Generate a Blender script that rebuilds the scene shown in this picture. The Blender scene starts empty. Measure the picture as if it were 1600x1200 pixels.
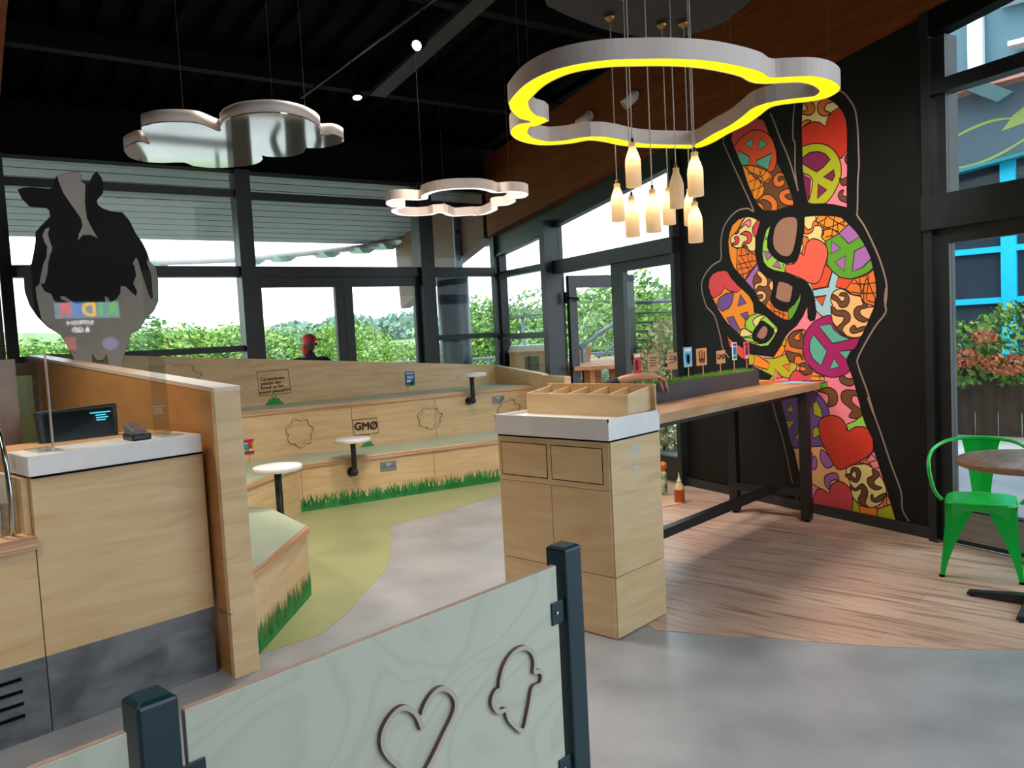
import bpy, math, random, json
import numpy as np
from mathutils import Vector, Matrix
from mathutils.geometry import delaunay_2d_cdt
random.seed(7)
SC=bpy.context.scene
PI=math.pi
def R(a): return math.radians(a)
def lin(h):
    h=h.lstrip('#'); c=[int(h[i:i+2],16)/255 for i in (0,2,4)]
    return tuple((x/12.92 if x<=.04045 else ((x+.055)/1.055)**2.4) for x in c)+(1,)
# ---------------- camera
cam=bpy.data.cameras.new('camera'); co=bpy.data.objects.new('camera',cam); SC.collection.objects.link(co)
r=Vector((0.6766851478,-0.7344575633,-0.0516652539)); dn=Vector((-0.0814500932,-0.0049330380,-0.9966652133)); f=Vector((0.7317534373,0.6786366869,-0.0631597505))
m=Matrix((r,-dn,-f)).transposed().to_4x4(); m.translation=(0,0,1.6); co.matrix_world=m
cam.sensor_width=36; cam.lens=28.125; cam.clip_start=.05; cam.clip_end=2000; SC.camera=co
# ---------------- view, world, light
SC.view_settings.view_transform='Standard'; SC.view_settings.look='None'; SC.view_settings.gamma=1; SC.view_settings.use_curve_mapping=False
SC.view_settings.exposure=EXPO=1.6
w=bpy.data.worlds.new('overcast'); SC.world=w; w.use_nodes=True; nt=w.node_tree; bg=nt.nodes['Background']
tc=nt.nodes.new('ShaderNodeTexCoord'); sep=nt.nodes.new('ShaderNodeSeparateXYZ'); rp=nt.nodes.new('ShaderNodeValToRGB')
nt.links.new(tc.outputs['Generated'],sep.inputs[0]); nt.links.new(sep.outputs[2],rp.inputs[0])
rp.color_ramp.elements[0].position=0; rp.color_ramp.elements[0].color=(.88,.95,1,1); rp.color_ramp.elements[1].position=.6; rp.color_ramp.elements[1].color=(.76,.88,1,1)
nt.links.new(rp.outputs[0],bg.inputs[0]); bg.inputs[1].default_value=1.15
# added fill spots without fittings: servery, space behind the lens, seating
for _p,_e,_c in (((.7,5.3,3.5),120,(1,.84,.66)),((-.4,2.2,3.2),60,(1,.86,.72)),((1.2,-1.6,3.3),60,(1,.94,.88)),((2.9,4.0,3.75),85,(1,.87,.74)),((4.4,4.6,3.85),105,(1,.87,.74)),((5.4,3.9,3.8),35,(1,.87,.74))):
    _l=bpy.data.lights.new('added_fill_spot','SPOT'); _l.energy=_e; _l.spot_size=R(125); _l.spot_blend=.9; _l.color=_c; _l.shadow_soft_size=.3
    _o=bpy.data.objects.new('added_fill_spot',_l); SC.collection.objects.link(_o); _o.location=_p
for _p,_t,_e in (((4.2,1.2,3.35),(6.45,2.75,1.7),100),((4.4,3.2,4.0),(6.6,3.3,1.2),40),((5.2,1.35,3.3),(6.12,1.9,2.3),16)):  # unseen spots added to brighten the mural and warm the wall beside it
    _l=bpy.data.lights.new('added_mural_spot','SPOT'); _l.energy=_e; _l.spot_size=R(62); _l.spot_blend=.8; _l.color=(1,.88,.74); _l.shadow_soft_size=.22
    _o=bpy.data.objects.new('added_mural_spot',_l); SC.collection.objects.link(_o); _o.location=_p; _o.rotation_euler=(Vector(_t)-Vector(_p)).to_track_quat('-Z','Y').to_euler()
# ---------------- materials
MATS={}
def mat(name,hexc,rough=.5,metal=0,hex2=None,scale=4,stretch=(1,1,1),bump=0,detail=3,emit=None,es=1,spec=.5,coat=0,dist=0,lo=.35,hi=.65):
    if name in MATS: return MATS[name]
    m=bpy.data.materials.new(name); m.use_nodes=True; nt=m.node_tree; b=nt.nodes['Principled BSDF']; MATS[name]=m
    b.inputs['Roughness'].default_value=rough; b.inputs['Metallic'].default_value=metal; b.inputs['Specular IOR Level'].default_value=spec
    b.inputs['Coat Weight'].default_value=coat
    c1=lin(hexc); c2=lin(hex2) if hex2 else tuple(x*.9 for x in c1[:3])+(1,)
    tc=nt.nodes.new('ShaderNodeTexCoord'); mp=nt.nodes.new('ShaderNodeMapping'); mp.inputs['Scale'].default_value=stretch
    nz=nt.nodes.new('ShaderNodeTexNoise'); nz.inputs['Scale'].default_value=scale; nz.inputs['Detail'].default_value=detail; nz.inputs['Distortion'].default_value=dist
    rp=nt.nodes.new('ShaderNodeValToRGB'); rp.color_ramp.elements[0].position=lo; rp.color_ramp.elements[1].position=hi
    rp.color_ramp.elements[0].color=c1; rp.color_ramp.elements[1].color=c2
    nt.links.new(tc.outputs['Object'],mp.inputs[0]); nt.links.new(mp.outputs[0],nz.inputs[0]); nt.links.new(nz.outputs[0],rp.inputs[0]); nt.links.new(rp.outputs[0],b.inputs['Base Color'])
    if bump:
        bp=nt.nodes.new('ShaderNodeBump'); bp.inputs['Strength'].default_value=bump; bp.inputs['Distance'].default_value=.01; nt.links.new(nz.outputs[0],bp.inputs['Height']); nt.links.new(bp.outputs[0],b.inputs['Normal'])
    if emit:
        b.inputs['Emission Color'].default_value=lin(emit); b.inputs['Emission Strength'].default_value=es
    return m
def glassmat(name,tint='#f4fbfa',refl=1.0,base=.0):
    m=bpy.data.materials.new(name); m.use_nodes=True; nt=m.node_tree; MATS[name]=m
    nt.nodes.remove(nt.nodes['Principled BSDF']); out=nt.nodes['Material Output']
    t=nt.nodes.new('ShaderNodeBsdfTransparent'); t.inputs[0].default_value=lin(tint)
    g=nt.nodes.new('ShaderNodeBsdfGlossy'); g.inputs['Roughness'].default_value=.02; g.inputs[0].default_value=(1,1,1,1)
    fr=nt.nodes.new('ShaderNodeFresnel'); fr.inputs[0].default_value=1.45
    ma=nt.nodes.new('ShaderNodeMath'); ma.operation='MULTIPLY_ADD'; ma.inputs[1].default_value=refl; ma.inputs[2].default_value=base; ma.use_clamp=True
    geo=nt.nodes.new('ShaderNodeNewGeometry'); inv=nt.nodes.new('ShaderNodeMath'); inv.operation='SUBTRACT'; inv.inputs[0].default_value=1; nt.links.new(geo.outputs['Backfacing'],inv.inputs[1]); mu=nt.nodes.new('ShaderNodeMath'); mu.operation='MULTIPLY'
    mx=nt.nodes.new('ShaderNodeMixShader'); nt.links.new(fr.outputs[0],ma.inputs[0]); nt.links.new(ma.outputs[0],mu.inputs[0]); nt.links.new(inv.outputs[0],mu.inputs[1]); nt.links.new(mu.outputs[0],mx.inputs[0]); nt.links.new(t.outputs[0],mx.inputs[1]); nt.links.new(g.outputs[0],mx.inputs[2]); nt.links.new(mx.outputs[0],out.inputs[0])
    return m
PLY=mat('birch_plywood','#e0c59c',.42,0,'#d0ae80',1.8,(1,1,8),.01,6,dist=1.0,lo=.35,hi=.7)
PLYD=mat('plywood_shaded','#c08c54',.45,0,'#b07d48',1.6,(1,1,6),.02,5,dist=1.0,lo=.3,hi=.75)  # darker copy of the plywood, shade put into its colour
EDGE=mat('plywood_edge','#dfba98',.5,0,'#b58660',60,(.02,.02,2),0,1)
def figured(name,c1,c2,scale,freq,stretch,rough=.4):
    m=mat(name,c1,rough,0,c2,scale,stretch,0,1.5,dist=1.2); nt=m.node_tree; nz=[n for n in nt.nodes if n.type=='TEX_NOISE'][0]; rp=[n for n in nt.nodes if n.type=='VALTORGB'][0]
    mu=nt.nodes.new('ShaderNodeMath'); mu.operation='MULTIPLY'; mu.inputs[1].default_value=freq; pp=nt.nodes.new('ShaderNodeMath'); pp.operation='PINGPONG'; pp.inputs[1].default_value=.5
    nt.links.new(nz.outputs[0],mu.inputs[0]); nt.links.new(mu.outputs[0],pp.inputs[0]); nt.links.new(pp.outputs[0],rp.inputs[0]); rp.color_ramp.elements[0].position=0; rp.color_ramp.elements[1].position=.22
    rp.color_ramp.elements[0].color=lin(c2); rp.color_ramp.elements[1].color=lin(c1); return m
PLYMINT=figured('pale_washed_plywood','#ccd2c2','#c3cab8',1.5,9,(1,1,1.6))
ROUT=[mat('routed_pale_face','#c6c3b2',.5,0,'#bdb9a8',4),mat('routed_brown_side','#866659',.6,0,'#785a4e',8)]
WHITE=mat('white_solid_surface','#eeeef2',.35)
BLACKG=mat('charcoal_metal','#22282c',.35,0,'#1c2226',6,spec=.5)
FRAME=mat('grey_window_frame','#1b2126',.42,0,'#171c20',5)
BLACK=mat('black_paint','#050606',.75,0,'#040404',5,spec=.12)
WALLB=mat('black_wall_paint','#0c0c0d',.55,0,'#0a0a0b',3,spec=.3)
DECKM=mat('black_ceiling_deck','#030303',.85,0,'#020202',4,spec=.06)
GLULAM=mat('glulam_timber','#7d431c',.55,0,'#6c3716',3,(.6,.6,9),.01,4,spec=.2)
MINT=mat('mint_seat_vinyl','#b6c8b2',.4,0,'#abbea6',2)
GLASS=glassmat('window_glass','#f6fbfa',.45); ACRY=glassmat('clear_acrylic','#f6f9f9',.9,.0)
CHROME=mat('chrome','#c8cccf',.12,1)
STEEL=mat('brushed_steel','#9a9fa3',.35,.9,'#8a8f93',3,(1,1,30))
KICK=mat('slate_laminate','#787d84',.45,0,'#50555c',5,(1,1,1.8),.0,12,dist=.5,lo=.36,hi=.68)
# ---------------- mesh builder
class MB:
    def __init__(s): s.v=[];s.f=[];s.m=[];s.sm=[]
    def add(s,vs,fs,mi=0,sm=False):
        n=len(s.v); s.v+=[tuple(map(float,p)) for p in vs]; s.f+=[tuple(i+n for i in q) for q in fs]; s.m+=[mi]*len(fs); s.sm+=[sm]*len(fs); return s
    def hexa(s,P,mi=0): return s.add(P,[(3,2,1,0),(4,5,6,7),(0,1,5,4),(1,2,6,5),(2,3,7,6),(3,0,4,7)],mi)
    def box(s,x0,x1,y0,y1,z0,z1,mi=0):
        return s.hexa([(x0,y0,z0),(x1,y0,z0),(x1,y1,z0),(x0,y1,z0),(x0,y0,z1),(x1,y0,z1),(x1,y1,z1),(x0,y1,z1)],mi)
    def lbox(s,O,a,u0,u1,v0,v1,z0,z1,mi=0):
        c,n=math.cos(a),math.sin(a); g=lambda u,v,z:(O[0]+u*c-v*n,O[1]+u*n+v*c,z)
        return s.hexa([g(u0,v0,z0),g(u1,v0,z0),g(u1,v1,z0),g(u0,v1,z0),g(u0,v0,z1),g(u1,v0,z1),g(u1,v1,z1),g(u0,v1,z1)],mi)
    def prism(s,poly,z0,z1,mi=0,sm=False,mtop=None):
        k=len(poly); a=sum(poly[i][0]*poly[(i+1)%k][1]-poly[(i+1)%k][0]*poly[i][1] for i in range(k))
        if a<0: poly=poly[::-1]
        Z=lambda z,p:(z(p) if callable(z) else z)
        s.add([(p[0],p[1],Z(z0,p)) for p in poly]+[(p[0],p[1],Z(z1,p)) for p in poly],[tuple(range(k))[::-1]],mi)
        n=len(s.v)-2*k
        s.f.append(tuple(n+k+i for i in range(k))); s.m.append(mi if mtop is None else mtop); s.sm.append(False)
        for i in range(k): s.f.append((n+i,n+(i+1)%k,n+k+(i+1)%k,n+k+i)); s.m.append(mi); s.sm.append(sm)
        return s
    def vprism(s,O,a,poly,o0,o1,mi=0,sm=False):
        c,n=math.cos(a),math.sin(a); g=lambda u,v,z:(O[0]+u*c-v*n,O[1]+u*n+v*c,z); k=len(poly)
        ar=sum(poly[i][0]*poly[(i+1)%k][1]-poly[(i+1)%k][0]*poly[i][1] for i in range(k))
        if ar<0: poly=poly[::-1]
        if o0>o1: o0,o1=o1,o0
        s.add([g(u,o0,z) for u,z in poly]+[g(u,o1,z) for u,z in poly],[tuple(range(k)),tuple(range(2*k-1,k-1,-1))],mi)
        b=len(s.v)-2*k
        for i in range(k): s.f.append((b+(i+1)%k,b+i,b+k+i,b+k+(i+1)%k)); s.m.append(mi); s.sm.append(sm)
        return s
    def cyl(s,p0,p1,r0,r1=None,seg=16,mi=0,cap=True):
        r1=r0 if r1 is None else r1; p0=Vector(p0);p1=Vector(p1);d=(p1-p0).normalized(); x=d.orthogonal().normalized(); y=d.cross(x)
        vs=[p0+(x*math.cos(t)+y*math.sin(t))*r0 for t in [2*PI*i/seg for i in range(seg)]]+[p1+(x*math.cos(t)+y*math.sin(t))*r1 for t in [2*PI*i/seg for i in range(seg)]]
        s.add(vs,[(i,(i+1)%seg,seg+(i+1)%seg,seg+i) for i in range(seg)],mi,True)
        if cap: n=len(s.v)-2*seg; s.f+=[tuple(n+i for i in range(seg))[::-1],tuple(n+seg+i for i in range(seg))]; s.m+=[mi]*2; s.sm+=[False]*2
        return s
    def tube(s,pts,r,seg=8,closed=False,mi=0,rs=None):
        P=[Vector(p) for p in pts]; n=len(P); up=None; vs=[]
        for i in range(n):
            a=P[(i-1)%n] if closed or i>0 else P[i]; b=P[(i+1)%n] if closed or i<n-1 else P[i]
            t=(b-a).normalized()
            if up is None: up=t.orthogonal().normalized()
            up=(up-t*up.dot(t)); up=up.normalized() if up.length>1e-6 else t.orthogonal().normalized(); sd=t.cross(up)
            rr=rs[i] if rs else r
            vs+=[P[i]+(up*math.cos(k*2*PI/seg)+sd*math.sin(k*2*PI/seg))*rr for k in range(seg)]
        fs=[]
        for i in range(n if closed else n-1):
            j=(i+1)%n
            for k in range(seg): fs.append((i*seg+k,i*seg+(k+1)%seg,j*seg+(k+1)%seg,j*seg+k))
        s.add(vs,fs,mi,True)
        if not closed: b=len(s.v)-n*seg; s.f+=[tuple(b+k for k in range(seg))[::-1],tuple(b+(n-1)*seg+k for k in range(seg))]; s.m+=[mi]*2; s.sm+=[False]*2
        return s
    def lathe(s,c,prof,seg=24,mi=0,sm=True):
        vs=[];fs=[];k=len(prof)
        for i in range(seg):
            t=2*PI*i/seg; vs+=[(c[0]+rr*math.cos(t),c[1]+rr*math.sin(t),c[2]+z) for rr,z in prof]
        for i in range(seg):
            j=(i+1)%seg
            for q in range(k-1): fs.append((i*k+q,j*k+q,j*k+q+1,i*k+q+1))
        s.add(vs,fs,mi,sm); b=len(s.v)-seg*k
        for q,rv in ((0,True),(k-1,False)):
            if prof[q][0]>1e-4: ff=tuple(b+i*k+q for i in range(seg)); s.f.append(ff[::-1] if rv else ff); s.m.append(mi); s.sm.append(False)
        return s
    def ball(s,c,r,seg=16,rings=10,mi=0):
        if not hasattr(r,'__len__'): r=(r,r,r)
        vs=[];fs=[]
        for i in range(rings+1):
            ph=PI*i/rings
            for k in range(seg): t=2*PI*k/seg; vs.append((c[0]+r[0]*math.sin(ph)*math.cos(t),c[1]+r[1]*math.sin(ph)*math.sin(t),c[2]+r[2]*math.cos(ph)))
        for i in range(rings):
            for k in range(seg): fs.append((i*seg+k,(i+1)*seg+k,(i+1)*seg+(k+1)%seg,i*seg+(k+1)%seg))
        return s.add(vs,fs,mi,True)
def smooth2(p,closed=True,k=4):
    n=len(p); out=[]
    for i in range(n if closed else n-1):
        g=lambda j:p[j%n] if closed else p[max(0,min(n-1,j))]
        a,b,c,d=g(i-1),g(i),g(i+1),g(i+2)
        for q in range(k):
            t=q/k; out.append(tuple(.5*((2*b[x])+(-a[x]+c[x])*t+(2*a[x]-5*b[x]+4*c[x]-d[x])*t*t+(-a[x]+3*b[x]-3*c[x]+d[x])*t**3) for x in range(len(b))))
    if not closed: out.append(tuple(p[-1]))
    return out
def offset2(p,w,closed=True):
    n=len(p); out=[]
    for i in range(n):
        a=p[(i-1)%n] if closed or i>0 else p[i]; b=p[(i+1)%n] if closed or i<n-1 else p[i]
        tx,ty=b[0]-a[0],b[1]-a[1]; l=math.hypot(tx,ty) or 1; out.append((p[i][0]-ty/l*w,p[i][1]+tx/l*w))
    return out
WL={}
def link(o): SC.collection.objects.link(o); return o
def obj(name,mb,mats,parent=None,world=True,label=None,bevel=0,kind=None,cat=None,group=None,base=None,seg=2):
    me=bpy.data.meshes.new(name); mats=mats if isinstance(mats,(list,tuple)) else [mats]
    off=Vector((0,0,0))
    if parent is not None and world: off=WL.get(parent.name,off)
    if parent is None:
        if base is None:
            vv=np.array(mb.v); base=((vv[:,0].min()+vv[:,0].max())/2,(vv[:,1].min()+vv[:,1].max())/2,vv[:,2].min())
        off=Vector(base)
    me.from_pydata([tuple(Vector(v)-off) for v in mb.v],[],mb.f)
    for q in mats: me.materials.append(q)
    me.polygons.foreach_set('material_index',mb.m); me.polygons.foreach_set('use_smooth',mb.sm); me.update()
    o=bpy.data.objects.new(name,me); link(o)
    if parent is not None: o.parent=parent; WL[o.name]=WL.get(parent.name,Vector((0,0,0)))
    else: o.location=off; WL[o.name]=off
    if label: o['label']=label
    if kind: o['kind']=kind
    if cat: o['category']=cat
    if group: o['group']=group
    if bevel:
        b=o.modifiers.new('bevel','BEVEL'); b.width=bevel; b.segments=seg; b.limit_method='ANGLE'; b.angle_limit=R(40)
    return o
def thing(name,label,cat,loc=(0,0,0),rz=0,group=None):
    o=bpy.data.objects.new(name,None); link(o); o.location=loc; o.rotation_euler=(0,0,rz); o['label']=label; o['category']=cat; o.empty_display_size=.1
    if group: o['group']=group
    WL[o.name]=Vector(loc); return o
def struct(name,mb,mats,parent=None,**k): return obj(name,mb,mats,parent,kind='structure',**k)
def dup(root,loc,rz,label,group=None,scale=None):
    r_=root.copy(); link(r_); r_.location=loc; r_.rotation_euler=(0,0,rz); r_['label']=label
    if scale: r_.scale=scale
    if group: r_['group']=group
    for ch in list(root.children):
        c=ch.copy(); link(c); c.parent=r_
        for g in list(ch.children): d=g.copy(); link(d); d.parent=c
    return r_
def textmesh(s,size,font_w=0):
    cu=bpy.data.curves.new('t','FONT'); cu.body=s; cu.size=size; cu.align_x='CENTER'; cu.align_y='CENTER'; cu.extrude=.0006
    if font_w: cu.offset=font_w
    o=bpy.data.objects.new('t',cu); SC.collection.objects.link(o); dg=bpy.context.evaluated_depsgraph_get(); dg.update()
    me=bpy.data.meshes.new_from_object(o.evaluated_get(dg)); vs=[tuple(v.co) for v in me.vertices]; fs=[tuple(p.vertices) for p in me.polygons]
    bpy.data.objects.remove(o); bpy.data.meshes.remove(me); return vs,fs
def addtext(mb,s,size,O,a,u,z,off,mi=0,w=0,tilt=0):
    """text upright in the vertical plane through O at angle a, facing the right-hand side (-normal)"""
    vs,fs=textmesh(s,size,0); c,n=math.cos(a),math.sin(a); ct,st=math.cos(tilt),math.sin(tilt)
    for k,(dx,dy) in enumerate(((0,0),(w,0),(-w,0),(0,w),(0,-w)) if w else ((0,0),)):
        P=[]
        for x,y,q in vs:
            x,y=x*ct-y*st+dx,x*st+y*ct+dy
            uu=u+x; v=off-q-.0001*k; P.append((O[0]+uu*c-v*n,O[1]+uu*n+v*c,z+y))
        mb.add(P,fs,mi)
# ---------------- reference frames of the room
MA=1.2261203; BA=-0.218743747; MP=(6.049,1.654); K0=(8.262,7.824)

def Bp(t,v=0,z=0): return (K0[0]+t*math.cos(BA)-v*math.sin(BA),K0[1]+t*math.sin(BA)+v*math.cos(BA),z)
def Mq(u,v=0,z=0): return (MP[0]+u*math.cos(MA)-v*math.sin(MA),MP[1]+u*math.sin(MA)+v*math.cos(MA),z)
# ---------------- floor
fl=mat('grey_vinyl_floor','#abafb6',.28,0,'#969aa2',2.6,(1,1,1),.0,12,lo=.38,hi=.66)
struct('floor',MB().box(-4,9.5,-4,9.6,-.05,0),fl)
grn=mat('green_vinyl_floor','#a6ad80',.35,0,'#9aa275',1.5,(1,1,1),0,6)
struct('floor_green',MB().prism([(2.05,3.79),(2.40,3.757),(2.68,3.91),(3.05,4.19),(3.45,4.48),(3.85,4.95),(4.232,5.437),(4.9,5.44),(5.647,5.488),(6.5,5.35),(7.1,5.2),(7.2,5.9),(4.2,6.9),(1.9,5.6),(1.95,3.9)],.0,.0022),grn)
wd=bpy.data.materials.new('wood_plank_vinyl'); wd.use_nodes=True; nt=wd.node_tree; b=nt.nodes['Principled BSDF']; b.inputs['Roughness'].default_value=.33
tc=nt.nodes.new('ShaderNodeTexCoord'); mp=nt.nodes.new('ShaderNodeMapping'); mp.inputs['Rotation'].default_value=(0,0,R(90)); nt.links.new(tc.outputs['Object'],mp.inputs[0])
br=nt.nodes.new('ShaderNodeTexBrick'); br.inputs['Scale'].default_value=1; br.inputs['Brick Width'].default_value=1.2; br.inputs['Row Height'].default_value=.16; br.inputs['Mortar Size'].default_value=.0012
br.inputs['Color1'].default_value=lin('#e0c2b0'); br.inputs['Color2'].default_value=lin('#d0ae9c'); br.inputs['Mortar'].default_value=lin('#c8ab9b'); nt.links.new(mp.outputs[0],br.inputs[0])
m2=nt.nodes.new('ShaderNodeMapping'); m2.inputs['Scale'].default_value=(1.2,14,1); nt.links.new(mp.outputs[0],m2.inputs[0])
nz=nt.nodes.new('ShaderNodeTexNoise'); nz.inputs['Scale'].default_value=1.6; nz.inputs['Detail'].default_value=6; nz.inputs['Distortion'].default_value=.6; nt.links.new(m2.outputs[0],nz.inputs[0])
rr=nt.nodes.new('ShaderNodeValToRGB'); rr.color_ramp.elements[0].position=.33; rr.color_ramp.elements[0].color=lin('#8e7366'); rr.color_ramp.elements[1].position=.50; rr.color_ramp.elements[1].color=(1,1,1,1); nt.links.new(nz.outputs[0],rr.inputs[0])
mx=nt.nodes.new('ShaderNodeMix'); mx.data_type='RGBA'; mx.blend_type='MULTIPLY'; mx.inputs[0].default_value=.6; nt.links.new(br.outputs[0],mx.inputs[6]); nt.links.new(rr.outputs[0],mx.inputs[7]); nt.links.new(mx.outputs[2],b.inputs['Base Color'])
arc=[(3.50,2.30),(3.61,2.0),(3.725,1.785),(3.83,1.52),(3.956,1.247),(4.10,1.0),(4.262,.775),(4.47,.53),(4.72,.28),(4.98,.02),(5.15,-.30)]
struct('floor_wood',MB().prism(arc+[Mq(-2.2)[:2],Mq(2.6)[:2],(7.4,5.5),(6.4,5.25),(5.4,4.4),(4.2,3.2),(3.7,2.75)],.0,.0026),wd)
# ---------------- roof
dk=MB(); t=-11.0
while t<.15:
    for (a,b,z) in ((0,.14,0),(.14,.17,None),(.17,.26,.07),(.26,.29,None)):
        za,zb={0:(0,0),.14:(0,.07),.17:(.07,.07),.26:(.07,0)}[a]
        s0,s1=-.25,12.2; zc=lambda s,o:4.15+.1*s+o
        P=[]
        for s,tt,o in ((s0,t+a,za),(s0,t+b,zb),(s1,t+b,zb),(s1,t+a,za)): P.append(Bp(tt,-s,zc(s,o)))
        Q=[(x,y,z+.03) for x,y,z in P]; dk.hexa(P+Q)
    t+=.29
struct('ceiling',dk,DECKM)
GREYB=mat('dark_painted_steel','#08090a',.7,0,'#070808',5,spec=.1)
for i,s in enumerate((1.71,3.6,5.5,7.4,9.3)):
    pm=MB(); z=4.15+.1*s
    for (v0,v1,z0,z1) in ((-.06,.06,-.012,0),(-.006,.006,-.16,-.012),(-.06,.06,-.172,-.16)):
        pm.lbox(K0,BA,-10,-.1 if s<2 else -.5,-s+v0,-s+v1,z+z0,z+z1)
    struct('trim_%d'%(i+1),pm,GREYB)
# glulam beams: right one follows the mural wall, left one runs over the servery
gb=MB()
def beam(O,a,u0,u1,zb0,zb1,d0,d1,v0,v1):
    m_=MB(); c,n=math.cos(a),math.sin(a); g=lambda u,v,z:(O[0]+u*c-v*n,O[1]+u*n+v*c,z)
    return m_.hexa([g(u0,v0,zb0),g(u1,v0,zb1),g(u1,v1,zb1),g(u0,v1,zb0),g(u0,v0,zb0+d0),g(u1,v0,zb1+d1),g(u1,v1,zb1+d1),g(u0,v1,zb0+d0)])
m_=MB(); us=[-4,-1.5,0,.74,2.56,3.7,5.1,6.5]; zs=[3.83,3.70,3.59,3.515,3.35,3.24,3.09,2.965]
m_.vprism(MP,MA,[(u,z) for u,z in zip(us,zs)]+[(6.5,4.02),(3.22,4.30),(0,4.62),(-4,5.0)],.0,.16); struct('trim_6',m_,GLULAM)
m_=MB(); m_.vprism((2.47,9.10),R(78),[(-9,4.45),(-3,3.95),(0,3.36),(0,4.2),(-3,4.55),(-9,5.1)],0,.16); struct('trim_7',m_,GLULAM)
# ---------------- back wall (glazed)
hb=MB(); hb.lbox(K0,BA,-8,.1,-.02,.12,3.60,4.2); struct('wall_back',hb,BLACK)
sb=MB(); sb.lbox(K0,BA,-6,.1,-.02,.10,0,.22); struct('wall_back_sill',sb,BLACK)
def frame(name,bars,panes,O,a,lab=None,d0=-.07,d1=.07,m=FRAME,gl=(.0,.008)):
    f_=MB()
    for bar in bars:
        u0,u1,z0,z1=bar[:4]; dd=bar[4:] if len(bar)>4 else (d0,d1)
        f_.lbox(O,a,u0,u1,dd[0],dd[1],z0,z1)
    o=struct(name,f_,m)
    g=MB()
    for u0,u1,z0,z1 in panes: g.lbox(O,a,u0,u1,gl[0],gl[1],z0,z1)
    if panes: struct('glass_pane',g,GLASS,o)
    return o
frame('window_1',[(-5.95,-5.85,.2,3.62,-.16,.08),(-5.85,-3.62,.2,.28),(-5.85,-3.62,1.55,1.62),(-5.85,-3.62,2.41,2.53),(-5.85,-3.62,3.31,3.40),(-5.85,-3.62,3.58,3.62)],
  [(-5.85,-3.62,.28,1.55),(-5.85,-3.62,1.62,2.41),(-5.85,-3.62,2.53,3.31),(-5.85,-3.62,3.40,3.58)],K0,BA)
frame('window_2',[(-3.62,-3.45,.2,3.62,-.14,.08),(-3.45,-1.29,2.41,2.53),(-3.45,-1.29,3.29,3.385),(-3.45,-1.29,3.57,3.62)],
  [(-3.45,-1.29,2.53,3.29),(-3.45,-1.29,3.385,3.57)],K0,BA)
frame('window_3',[(-1.29,-1.09,.2,3.62,-.14,.08),(-1.09,-.05,.2,.28),(-1.09,-.05,1.555,1.625),(-1.09,-.05,2.41,2.53),(-1.09,-.05,3.31,3.40),(-.06,.06,.2,3.62,-.14,.08),(-1.09,-.05,3.55,3.62)],
  [(-1.09,-.06,.28,1.555),(-1.09,-.06,1.625,2.41),(-1.09,-.06,2.53,3.31),(-1.09,-.06,3.4,3.55)],K0,BA)
def doorleaf(name,u0,u1,gu0,gu1,z0,z1,gz0,gz1,O,a,handle_u=None):
    f_=MB(); 
    for q in ((u0,gu0,z0,z1),(gu1,u1,z0,z1),(gu0,gu1,z0,gz0),(gu0,gu1,gz1,z1)): f_.lbox(O,a,q[0],q[1],-.03,.035,q[2],q[3])
    o=struct(name,f_,FRAME); g=MB(); g.lbox(O,a,gu0,gu1,0,.008,gz0,gz1); struct('glass_pane',g,GLASS,o)
    if handle_u is not None:
        h=MB(); h.tube([Bp(handle_u,-.03,1.0) if O is K0 else Mq(handle_u,.03,1.0),Bp(handle_u,-.08,1.02) if O is K0 else Mq(handle_u,.08,1.02),Bp(handle_u,-.08,1.25) if O is K0 else Mq(handle_u,.08,1.25),Bp(handle_u,-.03,1.27) if O is K0 else Mq(handle_u,.03,1.27)],.011,8); struct('door_handle',h,STEEL,o)
    return o
doorleaf('door_1',-3.45,-2.35,-3.37,-2.46,.02,2.41,.25,2.285,K0,BA,-2.40)
doorleaf('door_2',-2.345,-1.29,-2.23,-1.355,.02,2.41,.25,2.285,K0,BA)
# ---------------- glazed side next to the mural wall
frame('window_4',[(5.06,6.5,.0,.25),(5.06,6.5,1.52,1.60),(5.06,6.5,2.38,2.46)],[(5.06,6.5,.25,1.52),(5.06,6.5,1.6,2.38),(5.06,6.5,2.46,2.75)],MP,MA,d0=-.06,d1=.06)
m_=MB(); m_.lbox(MP,MA,4.88,5.0,-.06,.20,0,2.95); m_.lbox(MP,MA,6.46,6.58,-.06,.10,0,3.6); struct('window_5_frame',m_,FRAME)
o=bpy.data.objects['window_5_frame']; o.name='window_5'
m_=MB(); m_.lbox(MP,MA,2.60,4.9,-.05,.10,2.30,2.455); m_.lbox(MP,MA,2.60,2.66,-.05,.08,0,3.2); struct('window_6',m_,FRAME)
g=MB(); g.vprism(MP,MA,[(2.64,2.455),(4.88,2.455),(4.88,2.89),(2.64,3.14)],0,.008); struct('glass_pane',g,GLASS,bpy.data.objects['window_6'])
m_=MB(); m_.vprism(MP,MA,[(2.6,3.14),(4.88,2.875),(5.06,2.82),(6.5,2.68),(6.5,3.1),(2.6,3.5)],-.05,.04); m_.vprism(MP,MA,[(2.6,3.13),(6.5,2.665),(6.5,2.70),(2.6,3.165)],.0,.075); struct('trim_8',m_,FRAME)
doorleaf('door_3',2.66,3.74,2.71,3.52,.02,2.30,.27,2.205,MP,MA)
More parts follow.
